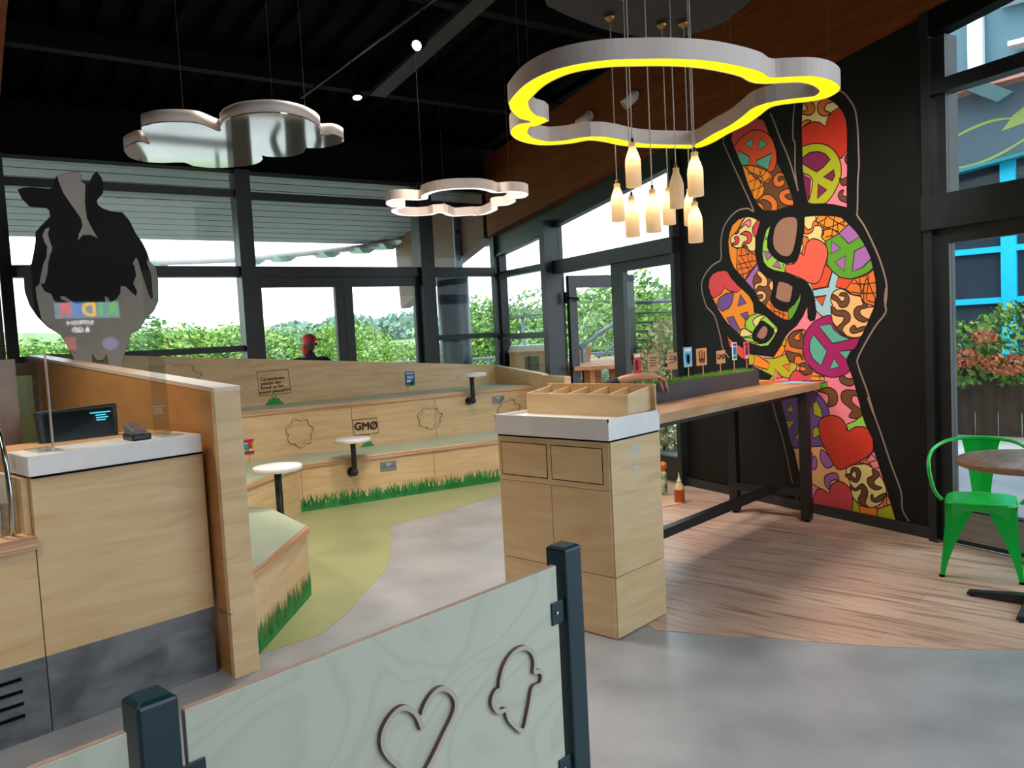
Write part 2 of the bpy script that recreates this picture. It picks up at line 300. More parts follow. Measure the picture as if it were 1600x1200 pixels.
# open leaf, hinged at the mullion and standing out at a right angle
H=Mq(4.84,-.08); hd=math.atan2(-math.cos(MA),math.sin(MA))
doorleaf('door_4',0,.98,.11,.88,.03,2.27,.27,2.12,H[:2],hd)
c=MB(); c.tube([Mq(4.8,-.02,2.0),Mq(4.66,-.10,1.98),(H[0]+.15*math.cos(hd),H[1]+.15*math.sin(hd),1.96)],.012,6); c.cyl(Mq(4.8,-.02,1.93),Mq(4.8,-.02,2.07),.022,seg=10); struct('door_hinge_arm',c,BLACK,bpy.data.objects['door_4'])
# ---------------- mural wall
m_=MB(); m_.vprism(MP,MA,[(-.02,0),(2.60,0),(2.60,3.45),(-.02,3.72)],-.14,0); struct('wall_right',m_,WALLB)
m_=MB(); m_.lbox(MP,MA,-.09,2.60,.0,.02,0,.085); m_.lbox(MP,MA,-.09,-.02,-.14,.02,0,.085); struct('baseboard_right',m_,mat('charcoal_skirting','#262f36',.4,0,'#20282e',4))
# right-hand glazing
m_=MB(); frame('window_7',[(-.09,-.03,.0,4.3,-.12,.07),(-.18,-.09,2.38,3.42,-.10,.03),(-3.6,-.03,2.15,2.375,-.08,.09),(-3.6,-.03,3.04,3.13,-.06,.06),(-1.9,-1.8,0,4.0,-.1,.07),(-3.7,-3.6,0,4.2,-.1,.07)],
 [(-1.8,-.18,2.375,3.04),(-1.8,-.18,3.13,4.0),(-3.6,-1.9,.05,2.15),(-3.6,-1.9,2.375,4.0)],MP,MA)
m_=MB(); m_.vprism(MP,MA,[(-.03,3.42),(-1.5,3.60),(-3.7,3.85),(-3.7,4.2),(-.03,3.75)],-.06,.06); struct('trim_9',m_,BLACK)
doorleaf('door_5',-1.79,-.09,-1.68,-.19,.02,2.15,.26,2.05,MP,MA)
pl=MB(); pl.lbox(MP,MA,-1.72,-.16,.036,.04,.05,.25); struct('kick_plate',pl,STEEL,bpy.data.objects['door_5'])
# ---------------- walls of the servery side, away from the lens
cream=mat('servery_wall_paint','#c9c0b4',.7,0,'#c2b8ab',2)
struct('wall_left_block',MB().box(-2.5,-2.4,-3.6,9.9,0,5.2),mat('light_block_brown','#5c5148',.8,0,'#554a42',2))  # unseen wall, moved in and darkened to hold back light from the left
struct('wall_front_block',MB().box(-2.5,2.0,-3.7,-3.6,0,5.4),MATS['light_block_brown'])  # unseen wall behind the lens, widened to block light
struct('wall_servery',MB().lbox(K0,BA,-11.2,-5.96,-.02,.12,0,4.1),cream)

struct('wall_servery_low',MB().box(-.5,2.34,7.95,8.05,0,1.56),mat('umber_panel','#7c6a58',.6,0,'#705f4e',3))

# ---------------- mural: flat paint, one mesh with its colours as materials
MUR=json.loads(r'''{"r":[[19,1,[1221,2438,1295,2428,1353,2387,1384,2320,1392,2250,1380,2199,1325,2143,1270,2119,1215,2117,1177,2154,1148,2227,1127,2314,1124,2389,1149,2424],[]],[19,0,[1344,1917,1365,1862,1383,1784,1322,1751,1267,1738,1225,1739,1205,1794,1190,1863,1242,1895,1297,1913],[]],[19,1,[1534,1551,1586,1508,1613,1464,1559,1437,1508,1455,1481,1505,1494,1542],[]],[16,0,[1755,3324,1575,3337,1455,3279,1411,3185,1355,3084,1324,2990,1322,2902,1283,2842,1240,2764,1188,2650,1158,2559,1159,2523,1250,2518,1344,2507,1487,2528,1552,2590,1593,2651,1663,2791,1720,2949,1810,3125,1846,3212,1822,3286],[[0,15,[1869,3148,1887,3339,1622,3408,1382,3300,1388,3153,1471,3191,1593,3216,1708,3203,1789,3157,1817,3118],0,1],[0,2,[1580,3226,1482,3198,1412,3154,1355,3084,1318,2988,1321,2919,1353,2847,1401,2835,1472,2871,1581,2925,1720,2958,1817,3127,1789,3157,1708,3203],1,1],[0,8,[1583,3155,1679,3137,1599,3073],0,1],[0,8,[1503,3136,1415,3072,1526,3042],0,1],[0,8,[1746,3091,1775,3043,1726,2961,1643,2944,1625,3007],0,1],[0,8,[1371,2987,1398,2914,1424,2860,1556,2933,1548,2963],0,1],[0,22,[1720,2958,1581,2925,1472,2873,1401,2835,1379,2799,1417,2754,1477,2756,1467,2710,1493,2661,1569,2629,1617,2673,1675,2812],0,1],[1,0,[1663,2937,1646,2888,1584,2858],0,9],[1,0,[1581,2920,1584,2858,1489,2767,1404,2778],0,9],[1,0,[1484,2878,1523,2837,1561,2817,1617,2673],0,9],[1,0,[1659,2873,1584,2858,1499,2814],0,9],[1,0,[1436,2855,1487,2821,1650,2798],0,9],[1,0,[1597,2842,1501,2770,1478,2738],0,9],[1,0,[1641,2723,1578,2721,1478,2738],0,9],[1,0,[1521,2881,1476,2774],0,9],[1,0,[1575,2630,1528,2712,1500,2796],0,9],[1,0,[1695,2944,1609,2863,1549,2806],0,9],[1,0,[1413,2842,1403,2795,1477,2756],0,9],[0,4,[1239,2789,1308,2812,1356,2786,1369,2745,1336,2703,1278,2693,1242,2721,1264,2751,1299,2740,1316,2761,1297,2784,1240,2764],1,1],[0,4,[1199,2661,1267,2660,1309,2637,1305,2593,1249,2540,1159,2521,1158,2559,1213,2581,1246,2609,1223,2622,1189,2616],1,1],[0,4,[1481,2659,1409,2650,1357,2610,1330,2562,1344,2502,1403,2512,1395,2555,1423,2595,1495,2625,1557,2618],1,1],[0,4,[1551,2608,1497,2580,1487,2528,1535,2551],1,1]]],[13,0,[1031,3300,955,3321,832,3298,753,3248,695,3192,657,3143,626,3071,619,2983,622,2865,627,2708,635,2550,639,2419,758,2459,859,2484,1006,2504,1020,2553,1043,2658,1055,2795,1054,2963,1053,3131,1044,3245],[[0,17,[1060,3383,731,3306,637,3169,661,3033,841,3013,1072,3068],0,1],[0,4,[1009,3311,946,3289,916,3244,923,3205,971,3193,1034,3218,1055,3240,1001,3238,990,3256,1010,3290],1,1],[0,4,[752,3260,822,3279,874,3265,891,3229,872,3175,816,3145,776,3150,775,3162,815,3185,824,3211,793,3235,743,3233],1,1],[0,4,[1058,3149,1004,3164,951,3142,1005,3131,1060,3107],1,1],[0,1,[1054,3106,994,3128,930,3133,869,3109,821,3069,797,3123,755,3161,686,3176,601,3096,599,2860,678,2794,766,2833,948,2939,1065,2957],0,1],[0,5,[1065,2949,1000,2968,915,2961,813,2925,735,2859,689,2769,684,2679,713,2605,776,2527,849,2482,984,2505,1015,2535,993,2548,957,2675,998,2733,1072,2782],1,1],[0,12,[1052,2879,981,2905,897,2895,826,2859,782,2808,850,2762,913,2740,975,2779,1059,2838],0,1],[0,12,[749,2725,741,2675,767,2643,852,2688],0,1],[0,12,[905,2645,820,2584,915,2530],0,1],[0,12,[1062,2754,978,2696,999,2545,1036,2551,1065,2662],0,1],[0,16,[610,2815,639,2806,645,2767,612,2729],1,1],[0,16,[629,2645,673,2637,702,2651,684,2599,655,2586,631,2597],1,1],[0,16,[666,2556,705,2547,716,2517,693,2480,635,2455,634,2494,677,2518],1,1]]],[16,0,[1683,2512,1788,2501,1865,2460,1906,2397,1924,2324,1921,2239,1902,2153,1862,2081,1790,2014,1730,1956,1631,1866,1574,1774,1497,1718,1421,1663,1347,1617,1291,1597,1249,1591,1247,1659,1307,1669,1381,1697,1427,1750,1440,1787,1425,1815,1403,1879,1405,1936,1467,1963,1543,2021,1580,2098,1591,2187,1593,2268,1580,2325,1547,2400,1530,2448,1613,2490],[[0,22,[1673,2521,1927,2537,1954,2197,1822,2009,1811,2242,1885,2281,1881,2356,1803,2406,1736,2486],0,1],[0,17,[1684,2508,1603,2488,1564,2454,1617,2410,1619,2352,1590,2319,1595,2217,1626,2202,1676,2219,1705,2267,1758,2251,1842,2261,1889,2304,1892,2350,1848,2378,1794,2382,1770,2439,1726,2485],1,1],[0,13,[1664,2479,1728,2455,1771,2417,1697,2443,1677,2419,1647,2422,1639,2465],1,1],[0,15,[1559,2456,1612,2409,1619,2352,1595,2327,1518,2367,1515,2439],1,1],[0,15,[1774,2365,1710,2386,1649,2363,1631,2317,1663,2276,1715,2279,1758,2251,1735,2293,1693,2302,1691,2339,1742,2361],1,1],[0,15,[1849,2348,1806,2354,1786,2321,1809,2287,1863,2286,1884,2300,1829,2312],1,1],[0,4,[1817,2242,1758,2251,1696,2236,1677,2204,1606,2203,1580,2098,1685,2019,1735,1964,1811,2023,1830,2078],0,1],[1,0,[1804,2181,1719,2179,1636,2192,1587,2157],0,9],[1,0,[1818,2107,1723,2112,1640,2119,1579,2112],0,9],[1,0,[1758,2251,1772,2177,1723,2112,1684,2049],0,9],[1,0,[1677,2197,1690,2139,1642,2060],0,9],[1,0,[1809,2061,1735,2069,1662,2069],0,9],[1,0,[1717,2238,1689,2176],0,9],[1,0,[1805,2143,1766,2072,1749,1987],0,9],[1,0,[1636,2199,1639,2126],0,9],[1,0,[1790,2014,1706,2021,1663,2047],0,9],[0,10,[1580,2090,1730,1956,1621,1858,1638,1941,1625,1984,1563,2037],0,1],[0,18,[1563,2030,1584,2003,1536,1955,1547,1926,1588,1922,1619,1902,1610,1865,1569,1899,1519,1887,1480,1892,1468,1934,1496,1980],1,1],[0,18,[1410,1930,1450,1904,1433,1852,1403,1864],1,1],[0,18,[1591,1849,1540,1856,1492,1827,1494,1784,1545,1757,1574,1781,1528,1793,1532,1823,1592,1819],1,1],[0,4,[1465,1767,1507,1719,1347,1602,1250,1584,1242,1662,1400,1706,1446,1766],0,1],[1,0,[1457,1738,1419,1707,1440,1679],0,9],[1,0,[1400,1698,1403,1648],0,9],[1,0,[1344,1674,1347,1617],0,9],[1,0,[1298,1665,1309,1601],0,9],[1,0,[1421,1678,1345,1660,1271,1628],0,9]]],[7,0,[1415,2389,1460,2366,1486,2312,1509,2243,1517,2164,1505,2097,1463,2050,1387,2014,1294,1991,1262,1988,1259,2058,1328,2086,1383,2121,1429,2169,1456,2215,1453,2287,1432,2341],[[0,10,[1506,2192,1420,2168,1411,2138,1461,2107],0,1],[0,10,[1351,2092,1405,2055,1302,2017],0,1],[1,0,[1291,2061,1266,1988],0,9],[0,10,[1472,2310,1483,2276,1458,2287],0,1]]],[6,0,[1248,1676,1178,1720,1131,1770,1108,1803,1115,1743,1158,1667,1205,1607,1246,1587],[]],[22,0,[1994,2070,2073,2070,2142,2053,2191,2009,2206,1947,2186,1874,2143,1808,2090,1726,2026,1645,1963,1580,1889,1524,1826,1484,1754,1429,1662,1398,1561,1374,1482,1381,1431,1431,1370,1502,1369,1531,1425,1576,1500,1638,1559,1662,1634,1673,1641,1756,1684,1818,1754,1875,1826,1926,1899,1993,1950,2058],[[0,15,[2233,2108,1895,2076,1775,1884,1840,1862,1926,1876,1991,1915,2038,1864,2142,1828,2243,1910],0,1],[0,9,[1872,1864,1898,1778,1944,1727,2035,1700,2111,1767,2074,1820,1982,1860],0,1],[0,9,[1793,1844,1723,1757,1835,1736],0,1],[0,9,[1711,1681,1702,1647,1741,1607,1807,1666],0,1],[0,9,[1982,1639,1893,1651,1818,1530,1847,1500,1920,1548],0,1],[0,7,[1500,1645,1599,1664,1682,1646,1746,1596,1760,1535,1813,1529,1826,1476,1775,1437,1662,1390,1552,1367,1472,1373,1411,1431,1360,1524,1406,1561],0,1],[0,17,[1510,1646,1600,1635,1653,1600,1644,1569,1604,1546,1561,1604,1500,1638],1,1],[0,17,[1760,1535,1803,1514,1816,1468,1752,1463,1669,1473,1678,1496],1,1],[0,17,[1407,1532,1369,1524,1380,1485,1414,1493],0,1],[0,17,[1692,1421,1611,1397,1550,1396,1551,1374,1632,1375,1713,1406],0,1],[1,0,[1747,1573,1729,1527,1667,1503],1,9],[1,0,[1774,1452,1670,1450,1590,1404],1,9]]],[2,0,[1984,1484,1958,1456,1899,1416,1778,1361,1777,1270,1804,1269,1887,1331,1951,1378],[]],[13,0,[1048,2412,941,2405,753,2373,690,2351,629,2297,569,2237,526,2181,476,2099,441,2026,421,1943,402,1853,397,1765,402,1697,412,1716,418,1654,456,1585,496,1506,525,1459,560,1412,585,1355,634,1331,676,1257,649,1184,621,1118,595,1029,569,932,572,955,550,854,513,763,456,665,453,589,413,484,386,403,350,323,315,203,272,68,328,64,462,67,665,65,1003,51,1107,66,1148,225,1191,351,1223,480,1234,507,1273,588,1310,747,1354,887,1377,944,1480,1091,1442,1120,1608,1179,1722,1213,1717,1312,1430,1285,1330,1388,1292,1450,1244,1494,1162,1544,1092,1620,1046,1691,1043,1601,1017,1572,974,1581,956,1640,969,1725,964,1730,987,1807,1028,1871,1071,1902,1159,1937,1194,1961,1262,1988,1259,2058,1181,2064,1190,2051,1135,2080,1107,2132,1077,2225,1056,2304],[[0,17,[1095,2446,899,2416,942,2369,885,2314,871,2259,888,2228,848,2183,1066,2032,1152,2110],0,1],[0,4,[1059,2345,1021,2306,978,2314,960,2358,917,2359,910,2324,952,2323,971,2286,1023,2269,1061,2291],1,1],[0,4,[1067,2258,1024,2245,1016,2210,1044,2153,1064,2107,1089,2130,1070,2169,1081,2219],1,1],[0,22,[899,2409,934,2368,910,2324,861,2297,863,2251,884,2227,848,2190,790,2209,709,2237,629,2294,681,2382],0,1],[1,0,[941,2402,926,2353,844,2302,732,2253],0,9],[1,0,[833,2399,861,2297,888,2228],0,9],[1,0,[825,2384,746,2327,661,2282],0,9],[1,0,[752,2380,771,2298,790,2209],0,9],[1,0,[853,2290,771,2298,659,2321],0,9],[1,0,[667,2341,676,2284],0,9],[1,0,[730,2318,725,2246],0,9],[1,0,[870,2279,788,2281,725,2239],0,9],[1,0,[909,2344,826,2371],0,9],[1,0,[847,2223,773,2226],0,9],[0,20,[1088,1910,899,1915,789,2004,656,1926,582,1817,664,1667,807,1574,909,1612,971,1666,1010,1788],0,1],[0,2,[870,2026,790,1958,843,1837,987,1827,1002,1869,925,1883],0,1],[0,2,[736,1901,595,1882,603,1857,667,1804,762,1830],0,1],[0,2,[963,1757,854,1767,898,1693],0,1],[0,2,[774,1957,862,2012,844,2050],0,1],[1,0,[791,1945,835,1836],0,9],[1,0,[972,1765,854,1771,898,1686],0,9],[1,0,[987,1820,819,1835],0,9],[0,14,[1245,2050,1172,2049,1135,2080,1107,2132,1064,2107,1048,2167,1025,2205,981,2226,931,2217,873,2186,837,2142,831,2081,863,1998,925,1880,1019,1881,1088,1917,1194,1961,1435,2033],1,1],[0,6,[725,2233,848,2190,826,2101,841,2016,790,1952,720,1899,626,1878,534,1890,459,1915,421,1943,426,2031,533,2188,629,2291],0,1],[0,10,[617,2295,721,2235,630,2146,529,2185],0,1],[0,10,[787,2182,705,2120,798,2088],0,1],[0,10,[663,2057,679,1945,764,2022],0,1],[0,10,[490,2113,581,2083,605,1935,517,1952,441,2007,425,2056],0,1],[0,4,[371,1919,421,1930,474,1897,595,1876,667,1804,614,1761,538,1750,509,1691,378,1652],0,1],[1,0,[542,1884,530,1762],0,9],[1,0,[474,1891,522,1768],0,9],[1,0,[612,1845,505,1830,395,1834],0,9],[1,0,[621,1781,522,1761,397,1759],0,9],[1,0,[475,1872,433,1768,392,1684],0,9],[1,0,[505,1830,509,1697],0,9],[1,0,[580,1868,536,1814,523,1755],0,9],[1,0,[486,1708,399,1684],0,9],[1,0,[459,1890,486,1721],0,9],[0,15,[813,1683,778,1681,784,1648,814,1654],0,1],[0,18,[699,1809,622,1762,536,1740,523,1699,473,1657,418,1655,374,1597,457,1561,496,1499,535,1443,612,1433,690,1455,758,1514,807,1574,809,1658,793,1682,812,1725,800,1774,759,1804],1,1],[0,16,[795,1773,801,1741,752,1713,723,1670,663,1675,637,1722,660,1772,709,1780,730,1761,681,1749,686,1721,711,1714,750,1754],1,1],[0,16,[783,1673,754,1647,684,1643,636,1608,642,1560,687,1529,709,1488,670,1446,729,1481,758,1514,706,1554,695,1595,765,1606,805,1633],1,1],[0,16,[509,1698,473,1657,539,1644,540,1604,485,1570,466,1569,513,1547,579,1574,602,1623,577,1662,519,1675],1,1],[0,16,[600,1526,581,1505,591,1497,514,1515,496,1510,525,1483,611,1465,640,1486,629,1511],1,1],[0,11,[816,1612,910,1595,996,1556,1064,1489,1101,1394,1093,1298,1030,1203,946,1153,832,1123,719,1141,649,1184,676,1257,615,1331,555,1404,574,1428,651,1429,729,1472,797,1549],1,1],[0,8,[933,1528,818,1546,789,1499,720,1451,642,1417,807,1391],0,1],[0,8,[989,1466,1028,1411,1036,1342,1006,1272,923,1213,861,1332],0,1],[0,8,[744,1327,629,1343,681,1265],0,1],[0,8,[796,1273,747,1207,840,1189],0,1],[0,5,[1292,1450,1271,1379,1330,1379,1354,1379],0,1],[0,3,[1330,1388,1278,1361,1358,1271,1442,1266],0,1],[0,4,[1074,1502,1186,1501,1257,1450,1295,1361,1275,1280,1208,1227,1140,1219,1143,1158,1088,1137,1033,1142,999,1169,1063,1220,1104,1307,1099,1429],1,1],[0,16,[1097,1499,1198,1493,1252,1441,1237,1378,1180,1360,1102,1359,1098,1473,1131,1465,1133,1421,1189,1431,1176,1466],1,1],[0,16,[1279,1334,1264,1271,1208,1236,1183,1289,1138,1290,1106,1255,1126,1307,1182,1316,1227,1325],1,1],[0,16,[1163,1210,1095,1237,1031,1194,1032,1151,1099,1141,1153,1175,1087,1167,1085,1202],1,1],[0,5,[1541,1270,1418,1271,1286,1307,1253,1245,1174,1228,1175,1192,1247,1102,1340,1118,1410,1180,1426,1088,1475,1078,1571,1140],0,1],[0,4,[1237,1232,1257,1164,1331,1208],0,1],[0,4,[1387,1153,1329,1109,1401,1098],0,1],[0,3,[1640,1312,1475,1229,1495,1174,1702,1213],0,1],[0,5,[1717,1312,1641,1298,1664,1214,1722,1213],0,1],[0,15,[1176,1175,1235,1138,1249,1066,1013,1091,1016,1151,1088,1132],1,1],[0,3,[1010,1169,894,1128,884,1094,1034,1090],0,1],[1,0,[1011,1130,904,1128],0,9],[1,0,[946,1153,937,1093],0,9],[0,6,[864,1087,970,1066,983,1014,866,1019],0,1],[0,2,[1112,1088,970,1075,1004,1039,1057,1072],0,1],[0,16,[719,1141,750,1123,731,1082,662,1060,613,1078,621,1118,670,1117,700,1133],1,1],[0,16,[961,1015,865,1044,794,1021,770,972,787,912,850,888,891,889,858,934,867,984,919,999],1,1],[0,16,[585,1021,683,1030,734,999,730,940,677,902,638,871,669,819,562,818,551,876,636,937,625,987,577,985],1,1],[0,7,[503,738,603,747,677,706,691,762,623,789,540,846],0,1],[0,9,[1367,896,1340,945,1131,1011,982,998,874,896,855,798,881,661,940,565,1032,537,1209,519,1280,569,1322,756],1,1],[0,5,[1250,888,1222,824,1301,824],0,1],[0,5,[1163,954,1086,976,1080,810,1133,811],0,1],[0,5,[973,926,930,856,927,793,1011,815,1019,906],0,1],[0,5,[1310,742,1212,750,1276,669],0,1],[0,5,[1118,724,1083,717,1088,592,1218,603],0,1],[0,5,[1003,719,935,711,948,655,1018,622,1027,685],0,1],[0,18,[1246,515,940,565,853,520,770,404,685,424,648,279,886,190,1158,280,1214,386],0,1],[0,10,[1091,513,1163,477,1092,466,1034,491],1,1],[0,10,[941,538,955,454,901,392,834,423,865,483],1,1],[0,10,[1034,473,989,450,1003,375,1049,369],1,1],[0,10,[1096,363,1168,335,1157,299,1099,279,1051,313],1,1],[0,10,[847,358,915,322,917,258,874,219,861,284,816,309,779,309,793,357],1,1],[0,4,[1158,280,1100,264,1114,183,1083,66,1191,48,1181,295],0,1],[1,0,[1149,215,1101,222],0,9],[0,3,[449,581,520,505,462,443,405,400,351,273,306,196,373,168,399,282,473,391,571,464,499,524],0,1],[1,0,[489,560,421,516],0,9],[1,0,[501,482,421,516],0,9],[1,0,[452,445,404,459],0,9],[1,0,[581,472,481,475],0,9],[1,0,[351,290,353,188],0,9],[0,15,[1010,189,941,213,880,191,862,248,795,298,721,291,660,234,657,146,686,61,1027,29],1,1],[0,5,[651,191,665,65,593,60,591,131],0,1],[0,3,[590,140,441,148,432,124,443,62,593,60],0,1],[0,5,[431,141,306,196,263,61,443,53,432,124],0,1],[0,17,[685,433,708,377,668,294,651,191,540,139,431,162,361,246,355,314,405,400,501,464,571,464],1,1],[0,16,[643,429,592,427,573,386,606,321,657,322,719,358,676,372,625,344,614,381,634,404,666,365,665,400],1,1],[0,16,[472,434,414,424,415,390,455,351,446,318,388,309,447,283,505,309,514,360,464,392],1,1],[0,16,[668,294,628,265,565,313,521,281,517,230,539,166,510,140,560,140,605,181,578,229,576,273,628,247,669,268],1,1],[0,16,[472,245,459,213,409,247,361,271,371,236,430,192,479,193,488,226],1,1],[0,1,[792,397,886,516,944,619,963,718,944,783,865,817,779,817,716,782,682,710,614,746,533,752,474,723,457,648,464,571,550,501,685,428],1,1]]]],"h":[1552,1599,1614,1550,1663,1495,1660,1431,1590,1403,1510,1402,1440,1446,1404,1503,1436,1541,1503,1583],"o":[[1948,3204,1923,3160,1812,2949,1621,2592,1604,2548,1611,2544,1660,2574,1701,2581,1763,2583,1828,2567,1905,2526,1974,2460,2006,2388,2022,2297,2028,2174,2115,2144,2210,2090,2286,2009,2302,1930,2277,1832,2240,1750,2217,1733,2139,1665,2099,1561,2069,1466,2041,1355,1967,1277],[1948,3204,1886,3357,1697,3441],[1381,3317,1348,3257,1274,3074,1221,2967,1169,2836,1105,2627],[1112,3322,1132,3235,1144,3052,1124,3013,1131,2811,1123,2724,1110,2636],[691,3310,625,3252,552,3138,528,3000,524,2843,523,2702,535,2611,546,2381,551,2349,493,2265,423,2130,355,1974,310,1797,328,1655,316,1788,331,1696,325,1610,422,1504,568,1290,570,1209,500,1033,440,843,497,985,396,738,308,496,229,300,223,177,171,95],[1456,892,1410,749,1342,563,1257,218],[1241,154,1213,92,1212,49]]}''')
MC=['#240a0c','#c8331c','#dc5028','#ee8a1e','#e07428','#aeb41c','#5a9e28','#96cc4a','#58ab94','#6a4c96','#a468b4','#a00c62','#7c1c4c','#f08296','#f0604e','#cf4450','#6b4322','#e6d48c','#f2b87a','#9c7462','#9cc8d8','#8f7a72','#e89020']
def build_mural():
    def pts(a): return [(a[i]/1000,a[i+1]/1000) for i in range(0,len(a),2)]
    V=[];E=[]
    def chain(p,closed=True):
        n=len(V); V.extend(p); k=len(p); E.extend((n+i,n+(i+1)%k) for i in range(k if closed else k-1))
    def resamp(p,closed,sm): return smooth2(p,closed,3) if sm else list(p)
    regs=[]
    def stroke(p,closed,w):
        # chop near-duplicate points
        q=[p[0]]
        for a in p[1:]:
            if math.dist(a,q[-1])>.004: q.append(a)
        chain(offset2(q,w/2,closed),closed); chain(offset2(q,-w/2,closed),closed)
        s=q+[q[0]] if closed else q; a=np.array(s[:-1]); b=np.array(s[1:]); return ('s',a,b,w/2)
    for b,sm,poly,shs in MUR['r']:
        p=resamp(pts(poly),True,sm); chain(p); L=[('p',np.array(p),b)]
        bb=(min(x for x,_ in p)-.01,max(x for x,_ in p)+.01,min(y for _,y in p)-.01,max(y for _,y in p)+.01)
        items=[]
        for t,c,a,s,o in shs:
            q=pts(a)
            if t==0:
                q=resamp(q,True,s); chain(q); items.append(('p',np.array(q),c))
                if o: st=stroke(q,True,.0095); items.append(st+(0,))
            else: q=resamp(q,False,s); st=stroke(q,False,.0085); items.append(st+(c,))
        st=stroke(p,True,.008); items.append(st+(0,))
        regs.append((bb,np.array(p),b,items))
    hole=smooth2(pts(MUR['h']),True,3); chain(hole); hole=np.array(hole)
    outs=[]
    for a in MUR['o']: q=smooth2(pts(a),False,3); outs.append(stroke(q,False,.014))
    r=delaunay_2d_cdt([Vector(v) for v in V],E,[],0,.0008)
    vo=np.array([tuple(v) for v in r[0]]); F=np.array([tuple(t) for t in r[2]]); C=vo[F].mean(axis=1)
    def inside(P,poly):
        x,y=P[:,0],P[:,1]; res=np.zeros(len(P),bool); n=len(poly)
        for i in range(n):
            x0,y0=poly[i]; x1,y1=poly[i-1]
            if y0==y1: continue
            c=((y0>y)!=(y1>y)); res^=c&(x<(x1-x0)*(y-y0)/(y1-y0)+x0)
        return res
    def near(P,a,b,h):
        res=np.zeros(len(P),bool)
        for p,q in zip(a,b):
            d=q-p; L=d@d
            if L<1e-12: continue
            t=np.clip(((P-p)@d)/L,0,1); res|=(((P-p-t[:,None]*d)**2).sum(1)<h*h*1.02)
        return res
    col=np.full(len(F),-1)
    for bb,p,b,items in regs:
        m=(C[:,0]>bb[0])&(C[:,0]<bb[1])&(C[:,1]>bb[2])&(C[:,1]<bb[3])&(col<0); idx=np.nonzero(m)[0]; ins=inside(C[idx],p); idx=idx[ins]
        if b==MURAMBER: idx=idx[~inside(C[idx],hole)]
        cc=np.full(len(idx),b); P=C[idx]
        for it in items:
            if it[0]=='p': cc[inside(P,it[1])]=it[2]
            else: cc[near(P,it[1],it[2],it[3])]=it[4]
        col[idx]=cc
    for s in outs:
        m=near(C,s[1],s[2],s[3])&(col<0); col[m]=21
    mb=MB(); keep=np.nonzero(col>=0)[0]; used={}
    for k in keep:
        ids=[]
        for vi in F[k]:
            if vi not in used: used[vi]=len(mb.v); mb.v.append(Mq(vo[vi][0],.003,vo[vi][1]))
            ids.append(used[vi])
        a,b_,c_=[vo[i] for i in F[k]]
        if (b_[0]-a[0])*(c_[1]-a[1])-(b_[1]-a[1])*(c_[0]-a[0])>0: ids=ids[::-1]
        mb.f.append(tuple(ids)); mb.m.append(int(col[k])); mb.sm.append(False)
    mats=[mat('mural_paint_%02d'%i,h,.55,0,h,3) for i,h in enumerate(MC)]
    obj('peace_sign_mural',mb,mats,label='tall black wall mural of a patchwork hand making a two-finger peace sign',cat='mural')
MURAMBER=22
build_mural()

# ---------------- tiered bench seating
P1=(4.13,6.655); P2=(7.02,5.727); P0=(2.30,5.49)
T=thing('tiered_bench','two-step birch plywood tiered seating with mint tops along the window wall','seating',(4.4,7.0,0))
def lerp(a,b,t): return (a[0]+(b[0]-a[0])*t,a[1]+(b[1]-a[1])*t)
E1=(7.30,6.47); Q0=(2.47,7.66)
obj('lower_riser',MB().prism([P0,P1,P2,E1,Q0],0,.42),PLY,T)
lip=[(2.29,5.47),(4.135,6.635),(7.03,5.707),(7.32,6.47),(2.46,7.67)]
obj('lower_seat',MB().prism(lip,.42,.462),EDGE,T,bevel=.006)
obj('lower_seat_pad',MB().prism([(2.35,5.53),(4.135,6.665),(7.03,5.737),(7.28,6.46),(2.48,7.64)],.462,.467),MINT,T)
def pl_y(x): return 7.86-.2043*(x-4.23)
obj('upper_riser',MB().prism([Q0,(7.30,6.467),(7.47,pl_y(7.47)),(2.52,pl_y(2.52))],.42,.915),PLY,T)
obj('upper_seat',MB().prism([(2.46,7.643),(7.315,6.447),(7.47,pl_y(7.47)),(2.52,pl_y(2.52))],.915,.958),EDGE,T,bevel=.006)
obj('upper_seat_pad',MB().prism([(2.48,7.668),(7.29,6.48),(7.45,pl_y(7.45)),(2.52,pl_y(2.52))],.958,.963),MINT,T)
ztop=lambda p:1.487-.0858*((p[0]-4.23)/.98)
bp=MB().prism([(2.512,pl_y(2.512)),(7.46,7.20),(7.47,7.25),(2.52,pl_y(2.52)+.05)],.0,ztop); obj('back_panel',bp,PLY,T)
ew=MB().prism([(7.46,7.22),(7.25,6.23),(7.345,6.21),(7.56,7.24)],0,lambda p:1.195-.10*(7.22-p[1])); ew.prism([(7.02,5.70),(7.11,5.68),(7.345,6.21),(7.25,6.23)],0,1.08); obj('end_panel',ew,PLY,T)
# panel joints on the risers
a1=math.atan2(P2[1]-P1[1],P2[0]-P1[0]); a2=math.atan2(6.59-7.17,6.80-4.44); L2=(4.44,7.17)
for O_,aa_,u,z0,z1 in [(P1,a1,u,.0,.42) for u in (.02,1.4,2.7)]+[(L2,a2,u,.467,.915) for u in (.62,1.62,2.9)]: obj('panel_joint',MB().lbox(O_,aa_,u,u+.004,-.0015,.004,z0,z1),mat('joint_shadow','#8a6a48',.7),T)
